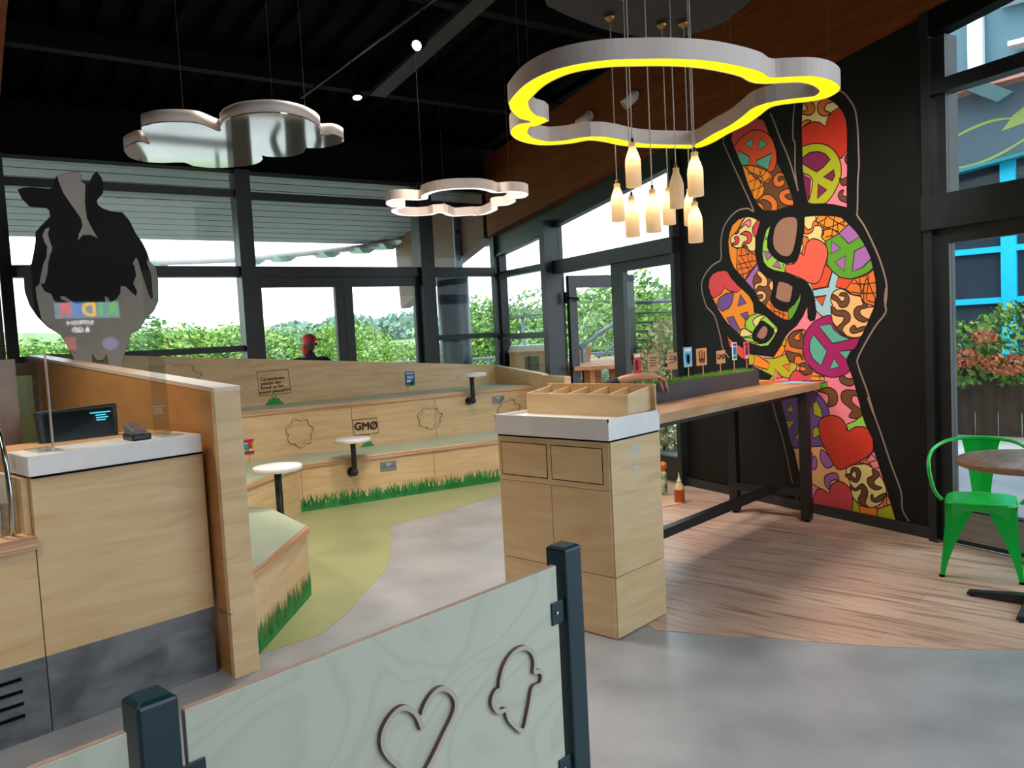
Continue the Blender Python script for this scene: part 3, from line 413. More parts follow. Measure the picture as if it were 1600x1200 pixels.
# painted grass strip
def grass(mb,O,a,L,zmax,density,off):
    rnd=random.Random(int(L*1000))
    c,n=math.cos(a),math.sin(a); g=lambda u,z,o:(O[0]+u*c+o*n,O[1]+u*n-o*c,z)
    mb.add([g(0,.004,off),g(L,.004,off),g(L,zmax*.34,off),g(0,zmax*.34,off)],[(0,1,2,3)])
    for i in range(int(L*density)):
        u=rnd.uniform(.0,L); h=zmax*rnd.uniform(.5,1.0); le=rnd.uniform(-.05,.05); w=rnd.uniform(.006,.011)
        o=off+.0002*(i%5)
        mb.add([g(u-w,zmax*.2,o),g(u+w,zmax*.2,o),g(u+w*.6+le*.4,h*.65,o),g(u+le,h,o),g(u-w*.6+le*.4,h*.65,o)],[(0,1,2,3,4)])
GR=mat('painted_grass','#1f7a3c',.6,0,'#2b9148',8)
gm=MB(); grass(gm,P1,a1,2.95,.175,170,.003); obj('painted_grass',gm,GR,T,kind='stuff')
# left bench
LB=thing('corner_bench','low plywood bench with mint top and painted grass beside the end pillar','seating',(2.4,4.6,0))
bA=(1.995,3.745); bB=(2.755,4.395); bpoly=[bA,bB,(2.93,5.13),(2.86,5.34),(2.16,5.32),(2.0,3.95)]
obj('bench_base',MB().prism(bpoly,0,.40),PLY,LB)
def grow(poly,w): 
    cx=sum(p[0] for p in poly)/len(poly); cy=sum(p[1] for p in poly)/len(poly)
    return [(p[0]+(p[0]-cx)/math.dist(p,(cx,cy))*w,p[1]+(p[1]-cy)/math.dist(p,(cx,cy))*w) for p in poly]
seat=[(1.975,3.72),(2.77,4.385),(2.945,5.135),(2.86,5.345),(2.16,5.33),(1.99,3.95)]
obj('bench_seat',MB().prism(seat,.40,.445),EDGE,LB,bevel=.008); obj('seat_pad',MB().prism(grow(seat,-.02),.445,.452),MINT,LB,bevel=.002)
gm=MB(); grass(gm,(2.035,3.779),math.atan2(bB[1]-bA[1],bB[0]-bA[0]),.95,.19,170,.003); obj('painted_grass',gm,GR,LB,kind='stuff')
# ---------------- partition with end pillar
pt=thing('partition_wall','shade-toned plywood partition with a sloping top ending in a pale pillar beside the counter','partition',(1.87,3.6,0))
za=lambda p:1.393+(p[1]-3.6)*.0455
pw=MB().prism([(1.818,3.64),(1.94,3.64),(2.50,8.22),(2.385,8.22)],0,za); obj('partition_panel',pw,PLYD,pt)
obj('end_pillar',MB().box(1.812,1.945,3.605,3.64,0,1.395),PLY,pt,bevel=.002)
cp_=MB().prism([(1.812,3.603),(1.947,3.603),(2.508,8.22),(2.378,8.22)],lambda p:za(p)+.001,lambda p:za(p)+.022); obj('partition_cap',cp_,mat('cap_laminate','#e2cdbd',.3,0,'#dcc5b2',3),pt)
jn=MB().box(1.8105,1.82,3.60,3.75,.318,.322); obj('panel_joint',jn,MATS['joint_shadow'],pt)
# ---------------- service counter
ct=thing('service_counter','plywood service counter with white top and slate kick panel left of the pillar','counter',(1.43,4.1,0))
obj('counter_body',MB().box(1.058,1.81,3.765,4.36,.33,1.095),PLY,ct)
obj('counter_top',MB().box(1.045,1.80,3.74,4.03,1.105,1.192),WHITE,ct,bevel=.004)
obj('top_shelf',MB().box(1.05,1.80,4.03,4.40,1.10,1.186),mat('honey_shelf','#d3a67e',.4,0,'#c4946b',2,(1,6,1)),ct)
obj('shadow_gap',MB().box(1.065,1.805,3.752,4.3,1.094,1.106),BLACK,ct)
obj('kick_panel',MB().box(1.058,1.80,3.762,3.80,.0,.33),KICK,ct)
# lower display counter to the left
dc=thing('display_counter','lower plywood counter unit with vent slots under the curved glass case','counter',(.3,4.1,0))
obj('counter_body',MB().box(-1.2,1.054,3.768,4.5,.33,.80),PLY,dc)
obj('counter_ledge',MB().box(-1.2,1.056,3.735,3.86,.80,.856),EDGE,dc,bevel=.003)
obj('end_panel',MB().box(1.03,1.056,3.80,4.4,.80,1.095),PLY,dc)
k=MB().box(-1.2,1.054,3.765,3.80,0,.33); obj('kick_panel',k,KICK,dc)
for i in range(4):
    z=.268-.052*i; obj('vent_slot',MB().box(.30,.958,3.760,3.766,z-.0065,z+.0065),BLACK,dc)
# curved glass display case
gc=thing('glass_display_case','curved glass ice cream display case with chrome edge at the far left','display case',(.2,4.1,.86))
prof=[(3.84,.86),(3.825,1.0),(3.835,1.12),(3.875,1.24),(3.94,1.35),(4.03,1.43),(4.15,1.48)]
def sheet(x0,x1,th):
    mb=MB(); pr=prof+[(y,z-th) for y,z in prof[::-1]]
    k_=len(pr); mb.add([(x0,y,z) for y,z in pr]+[(x1,y,z) for y,z in pr],[tuple(range(k_)),tuple(range(2*k_-1,k_-1,-1))]+[((i+1)%k_,i,k_+i,k_+(i+1)%k_) for i in range(k_)]); return mb
obj('curved_glass',sheet(-1.1,.985,.006),ACRY,gc)
obj('chrome_edge',MB().tube([(.995,y,z) for y,z in smooth2(prof,False,4)],.011,8),CHROME,gc)
obj('inner_edge',MB().tube([(.955,y+.02,z-.02) for y,z in smooth2(prof,False,4)],.006,8),CHROME,gc)
obj('back_frame',MB().box(-1.1,1.0,4.4,4.44,.86,1.5),STEEL,gc)
obj('case_floor',MB().box(-1.1,.98,3.87,4.4,.862,.875),STEEL,gc)
for i in range(5):
    x=.78-.33*i; tb=thing('ice_cream_tub','shallow steel tub of %s ice cream in the curved glass case'%['creamy white','pale blue','beige','icy blue-grey','pale pink'][i],'tub',(x,4.1,.877),group='tubs in the display case')
    t_=MB(); t_.box(x-.14,x+.14,3.92,3.93,.877,.98); t_.box(x-.14,x+.14,4.30,4.31,.877,.98); t_.box(x-.14,x-.13,3.93,4.30,.877,.98); t_.box(x+.13,x+.14,3.93,4.30,.877,.98); obj('tub_wall',t_,STEEL,tb)
    obj('ice_cream',MB().box(x-.13,x+.13,3.93,4.30,.877,.95),mat('ice_cream_%d'%i,['#e8e2d8','#bfe0ea','#e6d4c4','#d8e8ee','#e8d0d4'][i],.6,0,'#ffffff',12),tb)
# slim display post at the left edge of the frame
po=MB().box(1.16,1.243,4.5,4.56,0,1.60); obj('grey_post',po,mat('taupe_post','#b7a59b',.5,0,'#85766d',3),label='slim taupe post standing behind the glass display case',cat='post')
gp=MB().box(1.40,1.515,5.2,5.24,.0,1.50); obj('green_panel',gp,mat('sage_panel','#76875e',.6,0,'#6c7d55',3),label='narrow sage green panel standing behind the counter',cat='panel')
# till
tl=thing('till_monitor','black angled till screen standing behind the counter','monitor',(1.45,4.4,1.19))
s_=MB(); s_.hexa([(1.26,4.27,1.165),(1.62,4.27,1.165),(1.62,4.31,1.165),(1.26,4.31,1.165),(1.26,4.32,1.335),(1.64,4.32,1.345),(1.64,4.36,1.345),(1.26,4.36,1.335)]); obj('screen_housing',s_,BLACKG,tl,bevel=.006)
s_=MB(); s_.add([(1.285,4.2665,1.18),(1.60,4.2665,1.18),(1.615,4.312,1.33),(1.285,4.312,1.325)],[(0,1,2,3)]); obj('screen',s_,mat('screen_glass','#050608',.15,0,'#050608',2),tl)
s_=MB()
for (x0,x1,z) in ((1.50,1.60,1.305),(1.525,1.575,1.292),(1.525,1.585,1.28),(1.525,1.57,1.268)): 
    y=4.2665+(z-1.18)/.15*.0455-.002; s_.add([(x0,y,z),(x1,y,z),(x1,y+.002,z+.006),(x0,y+.002,z+.006)],[(0,1,2,3)])
obj('status_text',s_,mat('cyan_pixels','#2a7f90',.4,0,None,2,emit='#3fb7cc',es=.6),tl)
obj('stand',MB().box(1.36,1.50,4.33,4.42,1.187,1.25),BLACKG,tl,bevel=.004)
cr=thing('card_reader','small grey card reader on the white counter top','card reader',(1.545,3.86,1.192))
obj('cradle',MB().box(1.50,1.59,3.80,3.92,1.192,1.222),BLACKG,cr,bevel=.008)
obj('reader_body',MB().hexa([(1.508,3.815,1.212),(1.582,3.815,1.212),(1.578,3.93,1.222),(1.512,3.93,1.222),(1.512,3.82,1.236),(1.578,3.82,1.236),(1.573,3.93,1.268),(1.517,3.93,1.268)]),mat('reader_grey','#6b6f72',.4,0,'#5d6164',9),cr,bevel=.006)
obj('display',MB().hexa([(1.522,3.835,1.238),(1.568,3.835,1.238),(1.566,3.86,1.247),(1.524,3.86,1.247),(1.522,3.835,1.242),(1.568,3.835,1.242),(1.566,3.86,1.251),(1.524,3.86,1.251)]),mat('reader_display','#b84a3a',.3,0,'#4a78a8',30),cr)
# acrylic guards
g1=thing('sneeze_guard','clear acrylic sneeze guard standing on the white counter top','screen guard',(1.4,3.85,1.192))
obj('front_sheet',MB().box(1.155,1.695,3.846,3.852,1.196,2.05),ACRY,g1)
obj('side_fin',MB().box(1.150,1.156,3.846,4.02,1.196,2.0),ACRY,g1); obj('side_fin',MB().box(1.694,1.700,3.846,4.02,1.196,2.0),ACRY,g1)
obj('clamp_pole',MB().cyl((1.205,3.93,1.197),(1.205,3.93,1.62),.005,seg=10),mat('frosted_pole','#cdbab4',.3,0,'#c4b0aa',4),g1); obj('base_plate',MB().box(1.11,1.21,3.80,4.02,1.192,1.197),ACRY,g1); obj('base_plate',MB().box(1.64,1.75,3.80,4.02,1.192,1.197),ACRY,g1)
# ---------------- arm tables on the risers
def arm_table(fl,nrm,top,label,rr=.172):
    t_=thing('arm_table',label,'table',(top[0],top[1],fl[2]-.05),group='round white tables on black pipe arms')
    obj('tabletop',MB().lathe((top[0],top[1],top[2]-.035),[(0,0),(rr-.004,0),(rr,.004),(rr,.031),(rr-.004,.035),(0,.035)],40),WHITE,t_)
    e=(top[0],top[1],fl[2]); pp=[(fl[0],fl[1],fl[2]),(e[0]-nrm[0]*.03,e[1]-nrm[1]*.03,fl[2]),(e[0],e[1],fl[2]+.03),(top[0],top[1],top[2]-.035)]
    obj('pipe_arm',MB().tube(pp,.026,14),BLACKG,t_)
    obj('wall_flange',MB().cyl(fl,(fl[0]+nrm[0]*.015,fl[1]+nrm[1]*.015,fl[2]),.048,seg=20),BLACKG,t_)
    obj('elbow',MB().ball((e[0],e[1],fl[2]+.005),.037,14,8),BLACKG,t_)
    obj('top_flange',MB().cyl((top[0],top[1],top[2]-.06),(top[0],top[1],top[2]-.033),.030,.045,seg=18),BLACKG,t_)
n1=(math.sin(a1),-math.cos(a1)); n2=(math.sin(a2),-math.cos(a2))
def onr(O,a,u,off=0): return (O[0]+u*math.cos(a)+off*math.sin(a),O[1]+u*math.sin(a)-off*math.cos(a))
q=onr(P1,a1,.516); e=onr(P1,a1,.516,.10); arm_table((q[0],q[1],.325),n1,(e[0],e[1],.665),'round white arm table in the middle, mounted on the lower riser')
q=onr(L2,a2,2.065); e=onr(L2,a2,2.065,.10); arm_table((q[0],q[1],.845),n2,(e[0],e[1],1.165),'round white arm table highest up, mounted on the upper riser')
q=(2.925,5.12); arm_table((q[0],q[1],.30),(.97,-.22),(3.03,5.16,.735),'round white arm table nearest the pillar, beside the corner bench')
# ---------------- routed cloud outlines, signs, cards, sockets on the seating
SH=json.loads(r'''{"cow":{"body":[[-0.404,3.058],[-0.366,3.077],[-0.314,3.086],[-0.172,3.08],[-0.133,3.091],[-0.125,3.161],[-0.103,3.188],[-0.095,3.197],[-0.015,3.232],[0.079,3.244],[0.101,3.211],[0.092,3.166],[0.127,3.142],[0.151,3.144],[0.189,3.225],[0.224,3.26],[0.26,3.204],[0.271,3.142],[0.26,3.062],[0.204,2.997],[0.209,2.961],[0.247,2.928],[0.31,2.904],[0.409,2.899],[0.462,2.829],[0.512,2.703],[0.557,2.631],[0.593,2.54],[0.612,2.448],[0.66,2.393],[0.673,2.263],[0.659,2.077],[0.612,1.985],[0.538,1.913],[0.461,1.805],[0.4,1.78],[0.369,1.698],[0.337,1.608],[0.294,1.483],[0.243,1.138],[0.177,1.145],[0.185,1.508],[0.178,1.59],[0.142,1.538],[0.094,1.55],[0.058,1.606],[0.032,1.158],[-0.079,1.168],[-0.088,1.561],[-0.119,1.669],[-0.179,1.796],[-0.273,1.869],[-0.341,1.958],[-0.393,2.063],[-0.42,2.184],[-0.418,2.303],[-0.391,2.371],[-0.35,2.423],[-0.329,2.509],[-0.306,2.612],[-0.299,2.698],[-0.249,2.759],[-0.175,2.839],[-0.179,2.891],[-0.2,2.911],[-0.327,2.918],[-0.38,2.984]],"blaze":[[-0.095,3.194],[-0.015,3.229],[0.079,3.241],[0.097,3.207],[0.089,3.162],[0.123,3.138],[0.106,2.974],[0.111,2.833],[0.151,2.729],[0.186,2.658],[0.132,2.684],[0.068,2.682],[0.025,2.633],[0.037,2.69],[0.071,2.761],[0.064,2.831],[-0.005,2.951],[-0.06,3.052],[-0.084,3.138]],"stripe":[[-0.19,2.744],[-0.222,2.726],[-0.249,2.673],[-0.238,2.613],[-0.219,2.571],[-0.234,2.476],[-0.26,2.424],[-0.292,2.303],[-0.304,2.251],[-0.266,2.247],[-0.237,2.337],[-0.221,2.441],[-0.181,2.563],[-0.199,2.632],[-0.206,2.683]],"lower":[[-0.336,2.217],[-0.296,2.251],[-0.271,2.182],[-0.22,2.155],[-0.196,2.076],[-0.072,2.074],[-0.147,2.11],[-0.153,2.136],[-0.115,2.132],[-0.041,2.069],[0.207,2.077],[0.203,2.127],[0.227,2.121],[0.248,2.076],[0.299,2.102],[0.336,2.156],[0.344,2.219],[0.383,2.219],[0.421,2.173],[0.468,2.126],[0.48,2.172],[0.452,2.246],[0.483,2.319],[0.473,2.41],[0.461,2.428],[0.495,2.487],[0.51,2.456],[0.528,2.356],[0.554,2.245],[0.573,2.153],[0.595,2.097],[0.613,2.106],[0.613,2.226],[0.613,2.337],[0.585,2.429],[0.588,2.475],[0.66,2.389],[0.669,2.263],[0.656,2.077],[0.609,1.989],[0.535,1.917],[0.458,1.808],[0.397,1.783],[0.366,1.702],[0.334,1.612],[0.291,1.483],[0.24,1.142],[0.181,1.148],[0.188,1.508],[0.179,1.599],[0.142,1.547],[0.094,1.554],[0.059,1.615],[0.029,1.162],[-0.075,1.172],[-0.085,1.561],[-0.116,1.669],[-0.179,1.799],[-0.272,1.878],[-0.313,1.94],[-0.335,2.131]]},"ring1":[[2.878,2.592],[2.754,2.388],[2.704,2.215],[2.717,2.079],[2.78,1.953],[2.885,1.849],[3.006,1.752],[3.147,1.675],[3.312,1.626],[3.459,1.604],[3.576,1.61],[3.639,1.549],[3.72,1.478],[3.842,1.444],[3.99,1.455],[4.081,1.497],[4.15,1.584],[4.133,1.669],[4.085,1.754],[4.072,1.839],[4.189,1.963],[4.311,2.101],[4.42,2.268],[4.55,2.441],[4.588,2.571],[4.469,2.66],[4.28,2.768],[4.11,2.816],[3.956,2.822],[3.845,2.853],[3.82,2.95],[3.764,3.042],[3.674,3.104],[3.511,3.1],[3.354,3.025],[3.262,2.927],[3.229,2.845],[3.251,2.785],[3.153,2.776],[3.028,2.716],[2.931,2.644]],"ring2":[[4.232,5.235],[4.159,5.103],[4.198,5.009],[4.275,4.972],[4.358,4.946],[4.247,4.803],[4.203,4.63],[4.242,4.492],[4.326,4.403],[4.438,4.343],[4.575,4.349],[4.683,4.383],[4.721,4.318],[4.764,4.285],[4.864,4.273],[4.957,4.308],[5.035,4.384],[5.081,4.467],[5.059,4.555],[5.105,4.581],[5.178,4.656],[5.242,4.803],[5.201,4.884],[5.33,5.006],[5.403,5.142],[5.446,5.254],[5.435,5.333],[5.4,5.389],[5.367,5.377],[5.274,5.497],[5.178,5.504],[4.996,5.414],[5.01,5.538],[4.924,5.663],[4.762,5.696],[4.595,5.603],[4.517,5.52],[4.468,5.435],[4.479,5.372],[4.409,5.373],[4.317,5.322]],"cloud":[[1.931,4.673],[1.922,4.574],[1.935,4.475],[1.995,4.489],[1.834,4.214],[1.829,4.128],[1.858,4.049],[1.93,3.985],[2.022,3.959],[2.169,4.036],[2.127,3.942],[2.096,3.817],[2.114,3.675],[2.212,3.564],[2.345,3.55],[2.469,3.605],[2.567,3.688],[2.64,3.797],[2.697,3.757],[2.797,3.803],[2.835,3.868],[2.84,3.937],[2.811,4.046],[2.729,4.103],[2.769,4.151],[2.796,4.234],[2.778,4.342],[2.681,4.407],[2.628,4.403],[2.684,4.486],[2.716,4.616],[2.671,4.751],[2.563,4.866],[2.441,4.884],[2.358,4.828],[2.311,4.842],[2.233,4.91],[2.135,4.926],[2.04,4.87],[1.958,4.742]],"heart":[[1.266,0.606],[1.261,0.623],[1.252,0.646],[1.235,0.668],[1.211,0.684],[1.187,0.684],[1.164,0.672],[1.146,0.653],[1.139,0.631],[1.142,0.607],[1.157,0.579],[1.184,0.545],[1.214,0.506],[1.241,0.474],[1.263,0.487],[1.291,0.512],[1.315,0.536],[1.34,0.563],[1.365,0.588],[1.381,0.609],[1.386,0.632],[1.375,0.658],[1.354,0.678],[1.332,0.687],[1.307,0.682],[1.286,0.667],[1.274,0.651],[1.269,0.641]],"cone":[[1.554,0.604],[1.56,0.628],[1.573,0.656],[1.596,0.678],[1.626,0.69],[1.662,0.688],[1.692,0.668],[1.705,0.641],[1.705,0.618],[1.701,0.602],[1.724,0.596],[1.736,0.583],[1.733,0.565],[1.721,0.556],[1.698,0.558],[1.688,0.55],[1.678,0.52],[1.664,0.486],[1.649,0.454],[1.633,0.451],[1.605,0.478],[1.583,0.507],[1.572,0.538],[1.553,0.539],[1.533,0.553],[1.522,0.576],[1.527,0.594],[1.54,0.604]],"cl1":[[-0.024,0.806],[0.001,0.857],[0.044,0.858],[0.079,0.817],[0.139,0.805],[0.152,0.755],[0.138,0.719],[0.187,0.708],[0.204,0.663],[0.182,0.622],[0.147,0.604],[0.123,0.58],[0.089,0.559],[0.046,0.571],[0.027,0.611],[-0.015,0.634],[-0.028,0.678],[-0.074,0.71],[-0.09,0.76],[-0.068,0.795]],"cl2":[[1.463,0.789],[1.472,0.818],[1.501,0.83],[1.558,0.831],[1.598,0.802],[1.643,0.827],[1.693,0.822],[1.716,0.778],[1.702,0.734],[1.711,0.701],[1.69,0.659],[1.646,0.644],[1.587,0.618],[1.528,0.597],[1.485,0.581],[1.437,0.603],[1.422,0.648],[1.428,0.686],[1.402,0.713],[1.398,0.758],[1.427,0.78]],"cl0":[[-0.916,1.355],[-0.904,1.392],[-0.875,1.428],[-0.846,1.464],[-0.791,1.48],[-0.737,1.476],[-0.695,1.435],[-0.639,1.46],[-0.583,1.471],[-0.528,1.46],[-0.488,1.431],[-0.468,1.38],[-0.412,1.371],[-0.372,1.334],[-0.356,1.293],[-0.374,1.245],[-0.415,1.209],[-0.491,1.205],[-0.566,1.192],[-0.659,1.19],[-0.766,1.209],[-0.853,1.245],[-0.903,1.287]]}''')
def outline(mb,O,a,pts,w,o0,o1,closed=True,k=3,two=False):
    p=smooth2([tuple(x) for x in pts],closed,k); A=offset2(p,w/2,closed); B=offset2(p,-w/2,closed); c,n=math.cos(a),math.sin(a); g=lambda q,v:(O[0]+q[0]*c-v*n,O[1]+q[0]*n+v*c,q[1])
    K=len(p); vs=[g(q,o0) for q in A]+[g(q,o0) for q in B]+[g(q,o1) for q in A]+[g(q,o1) for q in B]; fs=[];mi=[]
    for i in range(K if closed else K-1):
        j=(i+1)%K; fs+=[(i,j,K+j,K+i),(2*K+i,3*K+i,3*K+j,2*K+j),(i,2*K+i,2*K+j,j),(K+i,K+j,3*K+j,3*K+i)]
    if not closed: fs+=[(0,K,3*K,2*K),(K-1,3*K-1,4*K-1,2*K-1)]
    n0=len(mb.m); mb.add(vs,fs)
    if two:
        for q in range(n0,len(mb.m)): mb.m[q]=0 if (q-n0)%4==0 and q-n0<4*(K if closed else K-1) else 1
CLD=[mat('routed_face','#dcbf98',.5,0,'#d2b188',4),mat('routed_side','#94704c',.6,0,'#845f3e',6)]
def cloudpts(P,n,ph=0):
    x=[p[0] for p in P]; z=[p[1] for p in P]; cx,cz=(min(x)+max(x))/2,(min(z)+max(z))/2; rx,rz=(max(x)-min(x))/2,(max(z)-min(z))/2
    return [(cx+rx*.92*(.80+.22*abs(math.sin(n/2*(t+ph))))*math.cos(t)*1.06,cz+rz*.92*(.80+.22*abs(math.sin(n/2*(t+ph))))*math.sin(t)*1.06) for t in [2*PI*i/84 for i in range(84)]]
for nm,O,a,lb in (('cl1',L2,a2,'routed plywood cloud outline on the upper riser, left of the lettered plaque'),('cl2',L2,a2,'routed plywood cloud outline on the upper riser, right of the lettered plaque'),('cl0',(4.23,7.86),math.atan2(-.66,3.23),'large routed cloud outline on the back panel behind the acrylic guard')):
    mb=MB(); outline(mb,O,a,cloudpts(SH[nm],7 if nm!='cl0' else 8,.3),.018,-.014,-.001,True,1,two=True); obj('cloud_outline',mb,CLD,label=lb,cat='wall decoration',group='cloud outlines on the seating')
mb=MB(); outline(mb,L2,a2,cloudpts([(2.52,.78),(2.58,.83),(2.66,.82),(2.71,.76),(2.78,.74),(2.79,.66),(2.74,.61),(2.72,.55),(2.64,.52),(2.57,.56),(2.49,.56),(2.46,.63),(2.49,.69),(2.47,.75)],7,.1),.018,-.014,-.001,True,1,two=True); obj('cloud_outline',mb,CLD,label='routed cloud outline on the upper riser, partly hidden by the cutlery cabinet',cat='wall decoration',group='cloud outlines on the seating')
ap=math.atan2(-.66,3.23); PO=(4.23,7.86)
TXT=mat('burnt_text','#3a2014',.7); FRM=mat('plaque_line','#7d4c2c',.6); TUFT=mat('tuft_green','#2f9a4a',.6)
def rectline(mb,O,a,c4,w,o0,o1): outline(mb,O,a,c4,w,o0,o1,True,1)
pq=thing('plaque_decal','lettered plywood plaque on two stakes painted on the back panel','sign',(4.6,7.7,.96))
mb=MB(); rectline(mb,PO,ap,[(.20,1.325),(.545,1.335),(.56,1.075),(.215,1.07)],.009,-.003,-.001); obj('plaque_border',mb,FRM,pq)
mb=MB()
for i,s in enumerate(('Ce saoldrent','palaein dav','fouod ca fon','couod peacapfon')): 
    addtext(mb,s,.05,PO,ap,.365+.002*i+(.0,-.02,-.01,.015)[i],1.245-.045*i,-.002,0,.0012,R(2))
obj('lettering',mb,TXT,pq)
mb=MB(); mb.lbox(PO,ap,.345,.352,-.003,-.001,1.0,1.07); mb.lbox(PO,ap,.385,.392,-.003,-.001,1.0,1.07); obj('stake',mb,FRM,pq)
def tuft(mb,O,a,u,z,w,h,off=-.004):
    pts=[(u-w/2,z)]
    for i in range(9): 
        t=i/8; pts.append((u-w/2+w*t,z+h*(1-(2*t-1)**2)*(.85 if i%2 else 1)+(.012 if i%2==0 else 0)))
    pts.append((u+w/2,z)); mb.vprism(O,a,pts,off,-.001)
mb=MB(); tuft(mb,PO,ap,.37,.963,.20,.075); obj('tuft',mb,TUFT,pq)
gq=thing('lettered_plaque','small plaque lettered GMO with a slashed O on the upper riser','sign',(5.2,6.9,.5))
mb=MB(); rectline(mb,L2,a2,[(.63,.765),(.905,.765),(.92,.60),(.64,.60)],.008,-.003,-.001); obj('plaque_border',mb,FRM,gq)
mb=MB(); addtext(mb,'GMØ',.115,L2,a2,.775,.685,-.002,0,.005,R(-3)); obj('lettering',mb,TXT,gq)
mb=MB(); mb.lbox(L2,a2,.755,.762,-.003,-.001,.5,.6); mb.lbox(L2,a2,.79,.797,-.003,-.001,.5,.6); obj('stake',mb,FRM,gq)
mb=MB(); tuft(mb,L2,a2,.78,.468,.15,.055); obj('tuft',mb,TUFT,gq)
def card(name,label,O,a,u0,u1,z0,z1,blocks,stick,base,off=-.001,group=None):
    t_=thing(name,label,'sign',base,group=group)
    mb=MB(); mb.lbox(O,a,u0,u1,off-.004,off,z0,z1); obj('card_face',mb,blocks[0],t_)
    for (c0,c1,y0,y1,mt) in blocks[1]:
        W,Hh=u1-u0,z1-z0; mb=MB(); mb.lbox(O,a,u0+W*c0,u0+W*c1,off-.0052,off-.0041,z0+Hh*y0,z0+Hh*y1); obj('print',mb,mt,t_)
    mb=MB(); uc=(u0+u1)/2; mb.lbox(O,a,uc-.004+stick[2],uc+.004+stick[2],off-.003,off,stick[0],z0 if stick[1] is None else stick[1]); obj('stick',mb,EDGE,t_)
    return t_
def flat(h): return mat('flat_'+h[1:],h,.5,0,h,3)
card('sign_card','blue picture card on a stick at the upper seat below the door windows',PO,ap,1.975,2.105,1.03,1.205,(flat('#1d5fae'),[(.1,.9,.82,.92,flat('#dfe9f2')),(.2,.85,.5,.72,flat('#a8c8ec')),(.15,.6,.27,.42,flat('#e8eef4')),(0,1,0,.14,flat('#3d9a3c')),(.5,.85,.05,.3,flat('#10131c'))]),(.963,None,-.03),(6.2,7.45,.96))
card('sign_card','colourful heart card on a stick just right of the pillar',L2,a2,-.52,-.425,.545,.69,(flat('#e8d8d0'),[(0,1,.78,1,flat('#c01a5a')),(.0,.5,.3,.7,flat('#4aa0a8')),(.4,.8,.35,.8,flat('#d02030')),(.7,1,.3,.75,flat('#e8a020')),(0,1,0,.2,flat('#a01a6a')),(.1,.5,.2,.45,flat('#60b040'))]),(.467,None,0),(3.9,7.3,.46))
def socket(O,a,u,z,label,tilt=0):
    t_=thing('power_socket',label,'socket',(O[0]+u*math.cos(a),O[1]+u*math.sin(a),z-.045),group='double sockets on the risers')
    mb=MB(); mb.lbox(O,a,u-.085,u+.085,-.008,-.0005,z-.045,z+.045); obj('face_plate',mb,STEEL,t_,bevel=.002)
    for s in (-.045,.045):
        mb=MB()
        for dx,dz in ((0,.012),(-.011,-.012),(.011,-.012)): mb.lbox(O,a,u+s+dx-.003,u+s+dx+.003,-.0092,-.0081,z+dz-.006,z+dz+.006)
        obj('pin_holes',mb,BLACK,t_)
    for s in (-.014,.014):
        mb=MB(); mb.lbox(O,a,u+s-.006,u+s+.006,-.012,-.0081,z+.008,z+.028); obj('switch',mb,WHITE,t_)
socket(P1,a1,.90,.335,'double steel socket on the lower riser, right of the middle arm table')
socket(L2,a2,2.47,.825,'double steel socket on the upper riser, right of the highest arm table')

# ---------------- menu screen on the shopfront side, seen mirrored in the acrylic guard
ms=thing('menu_screen','tall dark menu screen with a bright RIDER banner, mirrored faintly in the acrylic guard','screen',(4.2,-3.45,.4))
obj('screen_body',MB().box(3.33,5.08,-3.5,-3.42,.4,2.97),mat('screen_dark','#1c1e22',.5,0,'#18191d',3),ms)
obj('screen_stand',MB().box(3.6,4.8,-3.6,-3.35,0,.4),BLACKG,ms)
def glow(n,h,e): return mat(n,h,.5,0,h,3,emit=h,es=e)
obj('banner',MB().box(3.56,4.35,-3.419,-3.416,2.08,2.29),glow('banner_sky','#8fd0ea',2.6),ms)
for i,(c_,h_) in enumerate((('R','#3fae3c'),('I','#3fae3c'),('D','#f0b020'),('E','#2a62c8'),('R','#e0304a'))):
    mb=MB(); addtext(mb,c_,.24,(0,-3.41),PI,-(4.26-.145*i),2.185,0,0,.008); obj('letter',mb,glow('letter_glow_%d'%i,h_,9),ms)
mb=MB(); addtext(mb,'REFRESH',.085,(0,-3.41),PI,-3.85,2.02,0,0); addtext(mb,'& GO',.085,(0,-3.41),PI,-3.85,1.93,0,0,.002); obj('lettering',mb,glow('white_glow','#ffffff',9),ms)
obj('red_tile',MB().box(3.65,3.78,-3.419,-3.416,1.68,1.845),glow('red_glow','#e04858',3),ms)
obj('round_logo',MB().vprism((0,-3.416),PI,[(-4.2+.10*math.cos(a),1.74+.085*math.sin(a)) for a in [2*PI*i/24 for i in range(24)]],-.001,.003),glow('lilac_glow','#9a90d8',3),ms)

# ---------------- cutlery cabinet
kc=thing('cutlery_cabinet','tall plywood cutlery cabinet with white top, two drawers and two doors','cabinet',(3.49,2.77,0))
obj('carcass',MB().box(3.272,3.725,2.392,3.155,.0,1.022),PLY,kc)
x=3.264
dr=mat('drawer_groove','#3c2814',.8)
obj('frame_panel',MB().box(x,3.272,2.388,3.158,.773,1.022),PLY,kc)
for y0,y1,lb in ((2.425,2.770,'right'),(2.797,3.137,'left')):
    obj('drawer_gap',MB().box(x-.0008,x+.003,y0,y1,.803,.992),dr,kc)
    obj('drawer_front',MB().box(x-.002,x+.006,y0+.005,y1-.005,.808,.987),PLY,kc,bevel=.001)
for y0,y1 in ((2.388,2.775),(2.779,3.158)):
    obj('door',MB().box(x-.001,3.272,y0,y1,.329,.769),PLY,kc,bevel=.001)
    obj('plinth_panel',MB().box(x-.001,3.272,y0,y1,.008,.325),PLY,kc,bevel=.001)
obj('side_panel',MB().box(3.270,3.729,2.378,2.392,.326,1.022),PLY,kc,bevel=.001); obj('side_plinth',MB().box(3.270,3.729,2.378,2.392,.008,.322),PLY,kc,bevel=.001)
